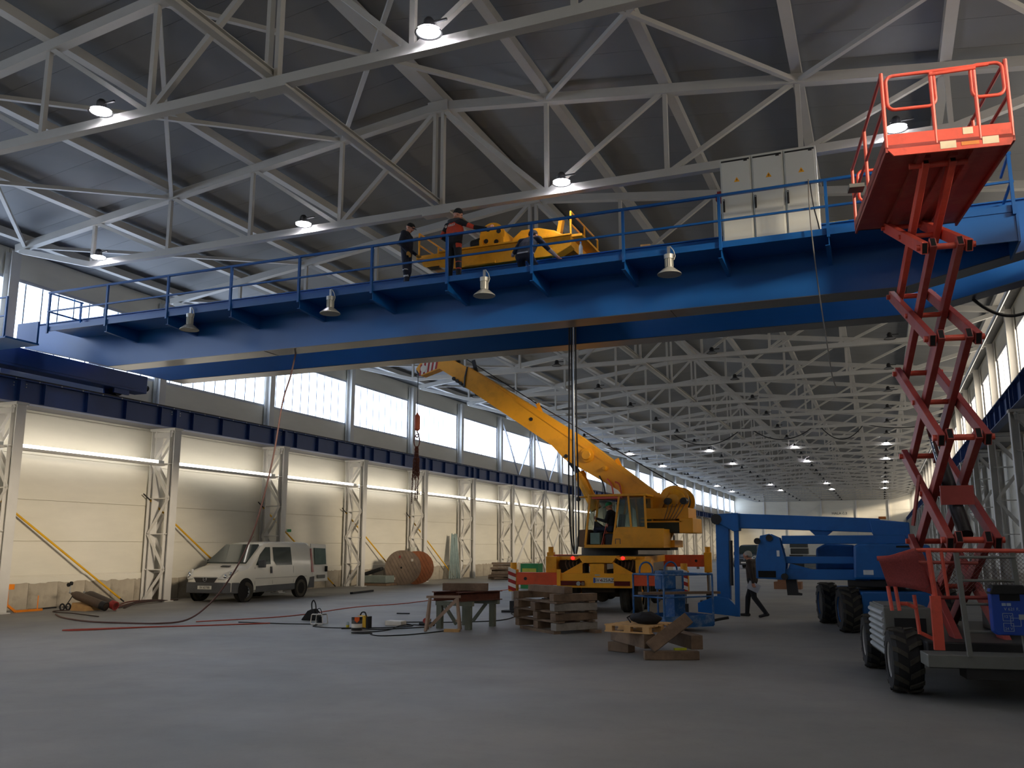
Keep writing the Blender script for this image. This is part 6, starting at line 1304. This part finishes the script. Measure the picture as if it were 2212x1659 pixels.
# cords and hoses on the floor
def cord(name, m, label, pts, r=0.011): return one(MB().tube(smooth_path([(x, y, r) for x, y in pts], 5), r, 6), name, m, label, 'cord')
M_rope = mat('red_hose', '#c2503c', 0.6)
cord('floor_cord', M_black, 'black cord running from the cable reel past the metal tin', [(-14.2, 17.6), (-13.1, 17.62), (-12.15, 17.75), (-11.9, 17.3), (-11.3, 17.15), (-10.9, 17.3), (-10.3, 17.6), (-9.9, 18.2), (-10.3, 18.7), (-10.7, 18.9), (-10.1, 19.3), (-9.7, 19.0)])
cord('floor_cord', M_black, 'black cord looping on the floor towards the sawhorse', [(-11.0, 17.05), (-10.7, 17.25), (-10.2, 17.2), (-9.9, 17.5), (-9.5, 18.1), (-9.75, 18.5), (-10.2, 18.3), (-9.9, 17.2), (-10.05, 16.6), (-10.3, 16.35), (-10.0, 16.25), (-9.85, 16.4), (-9.75, 16.2), (-9.4, 16.0), (-9.0, 16.4), (-8.75, 17.2), (-8.6, 18.0)])
cord('floor_cord', M_black, 'thin black cord running beyond the sawhorse to the crane outrigger', [(-9.9, 19.3), (-9.2, 19.7), (-8.7, 20.4), (-8.8, 21.6), (-9.3, 22.6), (-9.4, 23.3)])
cord('red_hose', M_rope, 'thin red hose running across the floor to the far columns', [(-15.2, 17.3), (-14.4, 18.9), (-14.2, 20.3), (-14.5, 23.2), (-14.0, 25.5), (-14.3, 30.8), (-14.6, 36), (-14.8, 42)], 0.012)
cord('red_hose', M_rope, 'coiled red hose end lying on the floor near the left edge', [(-13.3, 17.6), (-14.2, 16.6), (-15.2, 15.7), (-16.1, 14.75), (-16.25, 14.45), (-15.9, 14.6), (-15.3, 15.5), (-15.0, 15.9), (-15.6, 15.2), (-16.0, 14.75), (-15.5, 15.2)], 0.014)
cord('gas_hose', mat('hose_dark', '#4a3a36', 0.7), 'dark gas hose trailing from the cylinders along the floor', [(-21.2, 19.0), (-21.3, 18.6), (-20.9, 18.3), (-20.2, 18.2), (-19.4, 17.9), (-18.6, 17.6)], 0.014)
hs = thing('hose_heap', 'heap of brown hoses at the wall behind the gas cylinders', 'hose', (-21.5, 22.5, 0))
for q in range(6):
    yy = random.uniform(-0.25, 0.25); MB().tube(smooth_path([(-20.6 + yy, 20.2, 0.02), (-21.2 + yy, 21.3, 0.03 + 0.02 * q), (-21.6 + yy * 0.8, 22.6, 0.05 + 0.01 * q), (-21.9 + yy * 0.5, 23.4, 0.03), (-22.0 + yy * 0.4, 24.0, 0.02)]), 0.018, 6).build('hose', MATS['hose_dark'] if q % 2 else mat('hose_redbrown', '#6e3a30', 0.7), hs)
# gas cylinders
def gas(label, base, top, r, m, capm, valve):
    t = thing('gas_cylinder', label, 'gas cylinder', (base[0], base[1], 0), 'gas cylinders by the left wall'); a = Vector(base); b_ = Vector(top); d = (b_ - a).normalized(); L_ = (b_ - a).length
    MB().lathe([(r * 0.8, 0), (r, 0.03), (r, L_ - 0.22), (r * 0.85, L_ - 0.12), (r * 0.4, L_ - 0.03), (r * 0.35, L_)], a, d, n=24).build('cylinder_body', m, t, 0.6)
    MB().lathe([(r * 1.02, 0), (r * 1.02, 0.16)], a, d, n=24).build('foot_ring', capm, t, 0.6)
    MB().tube([b_, b_ + d * 0.1], 0.025, 8).build('valve', M_galv, t)
    if valve:
        p = b_ + d * 0.08; MB().tube([p, p + Vector((0, 0, 0.2))], 0.014, 6).build('regulator_stem', M_galv, t)
        for q in range(2):
            c = p + Vector((-0.02 + 0.1 * q, -0.03, 0.22 + 0.04 * q)); MB().cyl(c, c + Vector((0, -0.04, 0)), 0.055, n=18).build('gauge', M_dark, t, 0.6)
    return t
gas('brown gas cylinder with gauges propped on a wood block', (-20.1, 19.25, 0.12), (-21.3, 19.15, 0.46), 0.12, mat('gas_brown', '#5c4c3f', 0.6, var=0.15), M_dark, True)
gas('second gas cylinder with a dull red foot behind the brown one', (-20.05, 19.55, 0.12), (-21.15, 19.5, 0.46), 0.12, mat('gas_grey', '#4a4038', 0.6), mat('gas_red', '#a83a34', 0.5), False)
one(MB().prism([(-21.15, 19.0, 0), (-20.6, 19.0, 0), (-20.62, 19.0, 0.12), (-21.1, 19.0, 0.22)], (0, 0.65, 0)), 'wood_block', M_pale, 'pale wood block under the gas cylinders', 'block')
wh = thing('cylinder_trolley', 'small black wheels of the gas cylinder trolley', 'trolley', (-21.35, 18.95, 0))
for y in (18.9, 19.1): MB().tube([(-21.35 + 0.085 * math.cos(2 * PI * q / 16), y, 0.1 + 0.085 * math.sin(2 * PI * q / 16)) for q in range(16)], 0.022, 8, closed=True).build('wheel', M_black, wh, 0.8)
MB().tube([(-21.35, 18.9, 0.1), (-21.35, 19.1, 0.1)], 0.012, 6).build('axle', M_dark, wh); MB().tube([(-21.35, 19.0, 0.1), (-21.2, 19.1, 0.42)], 0.014, 6).build('frame', M_dark, wh)
# orange wall stop beside the first column
ob = thing('orange_bracket', 'orange bent steel bracket at the foot of the first left column', 'bracket', (-22.1, 18.0, 0))
M_ob = mat('bracket_orange', '#e8861c', 0.5)
for a, b_ in (((-22.0, 17.62, 0.75), (-22.0, 17.66, 0.22)), ((-22.0, 17.66, 0.22), (-21.95, 17.9, 0.03)), ((-21.95, 17.9, 0.03), (-21.95, 18.75, 0.03))): MB().bar(a, b_, 0.07, 0.06).build('arm', M_ob, ob)
MB().bx(-22.06, -21.9, 17.6, 17.78, 0.62, 0.76).build('plate', M_ob, ob); MB().tube([(-21.95, 18.6, 0.03), (-21.95, 18.6, 0.42)], 0.014, 6).build('pin', M_ob, ob)
one(MB().bar((-22.3, 18.6, 0.02), (-22.5, 19.7, 0.02), 0.05, 0.04), 'dark_bar', M_dark, 'dark bar lying on the floor behind the orange bracket', 'bar')
one(MB().bar((-18.7, 29.6, 0.04), (-19.0, 31.6, 0.04), 0.12, 0.07), 'dark_bar', M_dark, 'dark steel bar on the floor behind the white van', 'bar')
# yellow props along the left wall
M_prop = mat('prop_yellow', '#d7a41e', 0.5)
PN = ['first', 'second', 'third', 'fourth', 'fifth']
for q, i in enumerate((0, 1, 2, 3, 4)):
    pr_ = thing('yellow_prop', 'slim yellow prop leaning by the left wall, %s from the camera end' % PN[q], 'prop', (-22.5, CY(i) + 3, 0), 'yellow props along the left wall')
    a = Vector((-22.75, CY(i) - 0.35, 3.5)); b_ = Vector((-22.45, CY(i) + 4.85, 0.05)); d = (b_ - a).normalized()
    MB().tube([a + d * 0.35, b_ - d * 0.2], 0.032, 8).build('prop_tube', M_prop, pr_, 0.8); MB().tube([a, a + d * 0.35], 0.022, 8).build('top_screw', M_dark, pr_); MB().tube([b_ - d * 0.2, b_], 0.024, 8).build('foot_screw', M_dark, pr_)
# cable drums
def drum(label, c, r, faces, ax, m1, m2, core, wdt):
    t = thing('cable_drum', label, 'cable drum', (c[0], c[1], 0), 'wooden cable drums by the left wall'); ax = Vector(ax).normalized(); u = ax.cross(Vector((0, 0, 1))).normalized(); C0 = Vector(c)
    for e, m in ((0, m1), (wdt, m2)):
        o = C0 + ax * e; n = 11; w_ = 2 * r / n
        for q in range(n):
            x0, x1 = -r + q * w_ + 0.006, -r + (q + 1) * w_ - 0.006
            def zc(x): return math.sqrt(max(r * r - x * x, 0.0001))
            rot = 0.5
            P = [(x0, -zc(x0)), ((x0 + x1) / 2, -zc((x0 + x1) / 2)), (x1, -zc(x1)), (x1, zc(x1)), ((x0 + x1) / 2, zc((x0 + x1) / 2)), (x0, zc(x0))]
            P = [o + u * (x * math.cos(rot) - z_ * math.sin(rot)) + Vector((0, 0, 1)) * (x * math.sin(rot) + z_ * math.cos(rot)) for x, z_ in P]
            MB().prism(P, ax * 0.04).build('plank', m, t)
        MB().cyl(o - ax * 0.005, o - ax * 0.02, 0.12, n=6).build('hub_plate', m, t); MB().cyl(o - ax * 0.02, o - ax * 0.026, 0.05, n=14).build('hub_hole', M_hollow_shade, t)
    MB().cyl(C0 + ax * 0.04, C0 + ax * wdt, r * 0.78, n=30).build('wound_cable', core, t, 0.6)
    return t, C0, u, ax
M_dg = mat('drum_grey_wood', '#7a6a5c', 0.9, var=0.2, scale=3, bump=0.3); M_db = mat('drum_brown_wood', '#8a5436', 0.85, var=0.2, scale=3, bump=0.3)
t, C0, u, ax = drum('big grey wooden cable drum leaning by the left columns', (-20.95, 37.4, 0.8), 0.8, None, (-0.25, 1, 0), M_dg, M_dg, mat('cable_blue', '#22387a', 0.6), 0.55)
for x, z_, m in ((-0.1, 0.5, mat('drum_red_mark', '#9a4a4a', 0.7)), (-0.35, -0.5, MATS['stripe_white']), (0.5, 0.35, MATS['stripe_white'])): MB().box(C0 + u * x + Vector((0, 0, z_)) - ax * 0.012, (0.16, 0.01, 0.12), rz=-0.2).build('label', m, t)
t, C0, u, ax = drum('brown wooden cable drum half hidden behind the grey one', (-20.75, 38.4, 0.78), 0.78, None, (-0.25, 1, 0), M_db, M_db, MATS['wound_rope'], 0.5)
# grey machine, leaning poles, wall box and boxes further along the wall
gm = thing('grey_machine', 'low grey machine with a black boom on pallet blocks by the wall', 'machine', (-21.9, 37.0, 0))
MB().bx(-22.4, -21.2, 36.4, 37.2, 0.12, 0.45).build('machine_body', mat('machine_green_grey', '#7c8680', 0.6), gm, bevel=0.02); MB().bx(-22.6, -21.1, 36.3, 37.3, 0.0, 0.1).build('skid', M_wood, gm)
MB().bar((-22.6, 36.6, 0.45), (-21.5, 36.6, 0.78), 0.25, 0.16).build('machine_arm', M_black, gm, bevel=0.05)
pb = thing('pole_bundle', 'bundle of grey-green poles leaning on a left column', 'poles', (-22.3, 45.8, 0))
for q in range(7): MB().tube([(-22.3 + 0.05 * q, 45.2 + 0.12 * q, 0.02), (-22.5 + 0.03 * q, 45.9 + 0.03 * q, 2.4 + random.uniform(-0.2, 0.1))], 0.04, 7).build('pole', mat('pole_green', '#7b8d8c', 0.5, 0.2), pb, 0.8)
wb = thing('meter_box', 'small grey switch box on the left column above the drums', 'switch box', (-22.35, CY(4) - 0.2, 1.3))
MB().bx(-22.45, -22.2, CY(4) - 0.35, CY(4) - 0.15, 1.35, 1.75).build('box_case', MATS['cabinet_grey'], wb, bevel=0.01); MB().bx(-22.2, -22.19, CY(4) - 0.31, CY(4) - 0.19, 1.42, 1.5).build('box_label', M_dark, wb)
es = thing('exit_sign', 'small green exit sign on the column above the white van', 'sign', (-21.72, CY(2) + 0.25, 2.4)); MB().bx(-21.76, -21.72, CY(2) + 0.18, CY(2) + 0.48, 2.32, 2.46).build('sign_plate', MATS['stripe_white'], es); MB().bx(-21.72, -21.715, CY(2) + 0.2, CY(2) + 0.46, 2.335, 2.445).build('green_field', mat('exit_green', '#1f8a4c', 0.5), es)
for q in range(7):
    MB_ = MB().bar((-20.0 + random.uniform(-0.1, 0.1), 45.8 + random.uniform(-0.4, 0.4), 0.08 + 0.13 * q), (-18.9 + random.uniform(-0.15, 0.15), 46.3 + random.uniform(-0.4, 0.4), 0.08 + 0.13 * q), 0.9 - 0.08 * q, 0.11)
    one(MB_, 'scrap_pallet', M_dg, 'broken pallet in the scrap pile left of the crane, %s from the floor' % ORD[q], 'pallet', 'scrap pallet pile')
gb = thing('green_carton', 'green and yellow carton on the floor behind the left outrigger', 'carton', (-14.1, 36.5, 0)); MB().bx(-14.5, -13.7, 36.3, 36.9, 0, 1.05).build('carton_body', mat('carton_green', '#2f8a4a', 0.6), gb); MB().bx(-14.42, -13.78, 36.29, 36.3, 0.35, 0.85).build('carton_print', mat('carton_yellow', '#c9c24a', 0.6), gb)
# stacks of crates far behind the boom lift
for q, (x, y, n_, m, lab) in enumerate(((-6.6, 62, 4, 'crate_grey', 'stack of grey crates far behind the boom lift arms'), (-5.2, 63, 5, 'crate_dark', 'tall stack of dark crates right of the grey crates'), (-4.2, 61, 3, 'crate_grey', 'low stack of grey crates next to the dark stack'))):
    t = thing('crate_stack', lab, 'crates', (x, y, 0))
    for k in range(n_): MB().box((x + random.uniform(-0.05, 0.05), y, 0.22 + 0.42 * k), (1.1, 0.9, 0.38)).build('crate', mat(m, '#6c6f6c' if m == 'crate_grey' else '#3d403f', 0.7), t, bevel=0.02)
one(MB().bx(-4.4, -3.3, 40.0, 40.9, 0.0, 0.3).bx(-4.25, -3.5, 40.1, 40.8, 0.3, 0.42), 'open_carton', mat('carton_brown', '#8a6248', 0.8), 'brown carton with white lid beyond the boom lift', 'carton')
tb_ = thing('work_table', 'long low work table far beyond the orange outrigger', 'table', (-15.5, 74, 0)); MB().bx(-17.5, -13.8, 73.5, 74.3, 0.82, 0.9).build('table_top', M_dg, tb_)
for x in (-17.3, -14.0):
    for y in (73.6, 74.2): MB().bx(x - 0.05, x + 0.05, y - 0.05, y + 0.05, 0, 0.82).build('leg', M_dg, tb_)
# small litter marks
for q, (x, y, lab) in enumerate(((-9.9, 21.6, 'small dark stick lying on the floor beyond the metal tin'),)):
    one(MB().box((-11.9, 21.4, 0.02), (0.35, 0.05, 0.03), 0.2), 'stick', M_dark, lab, 'stick')
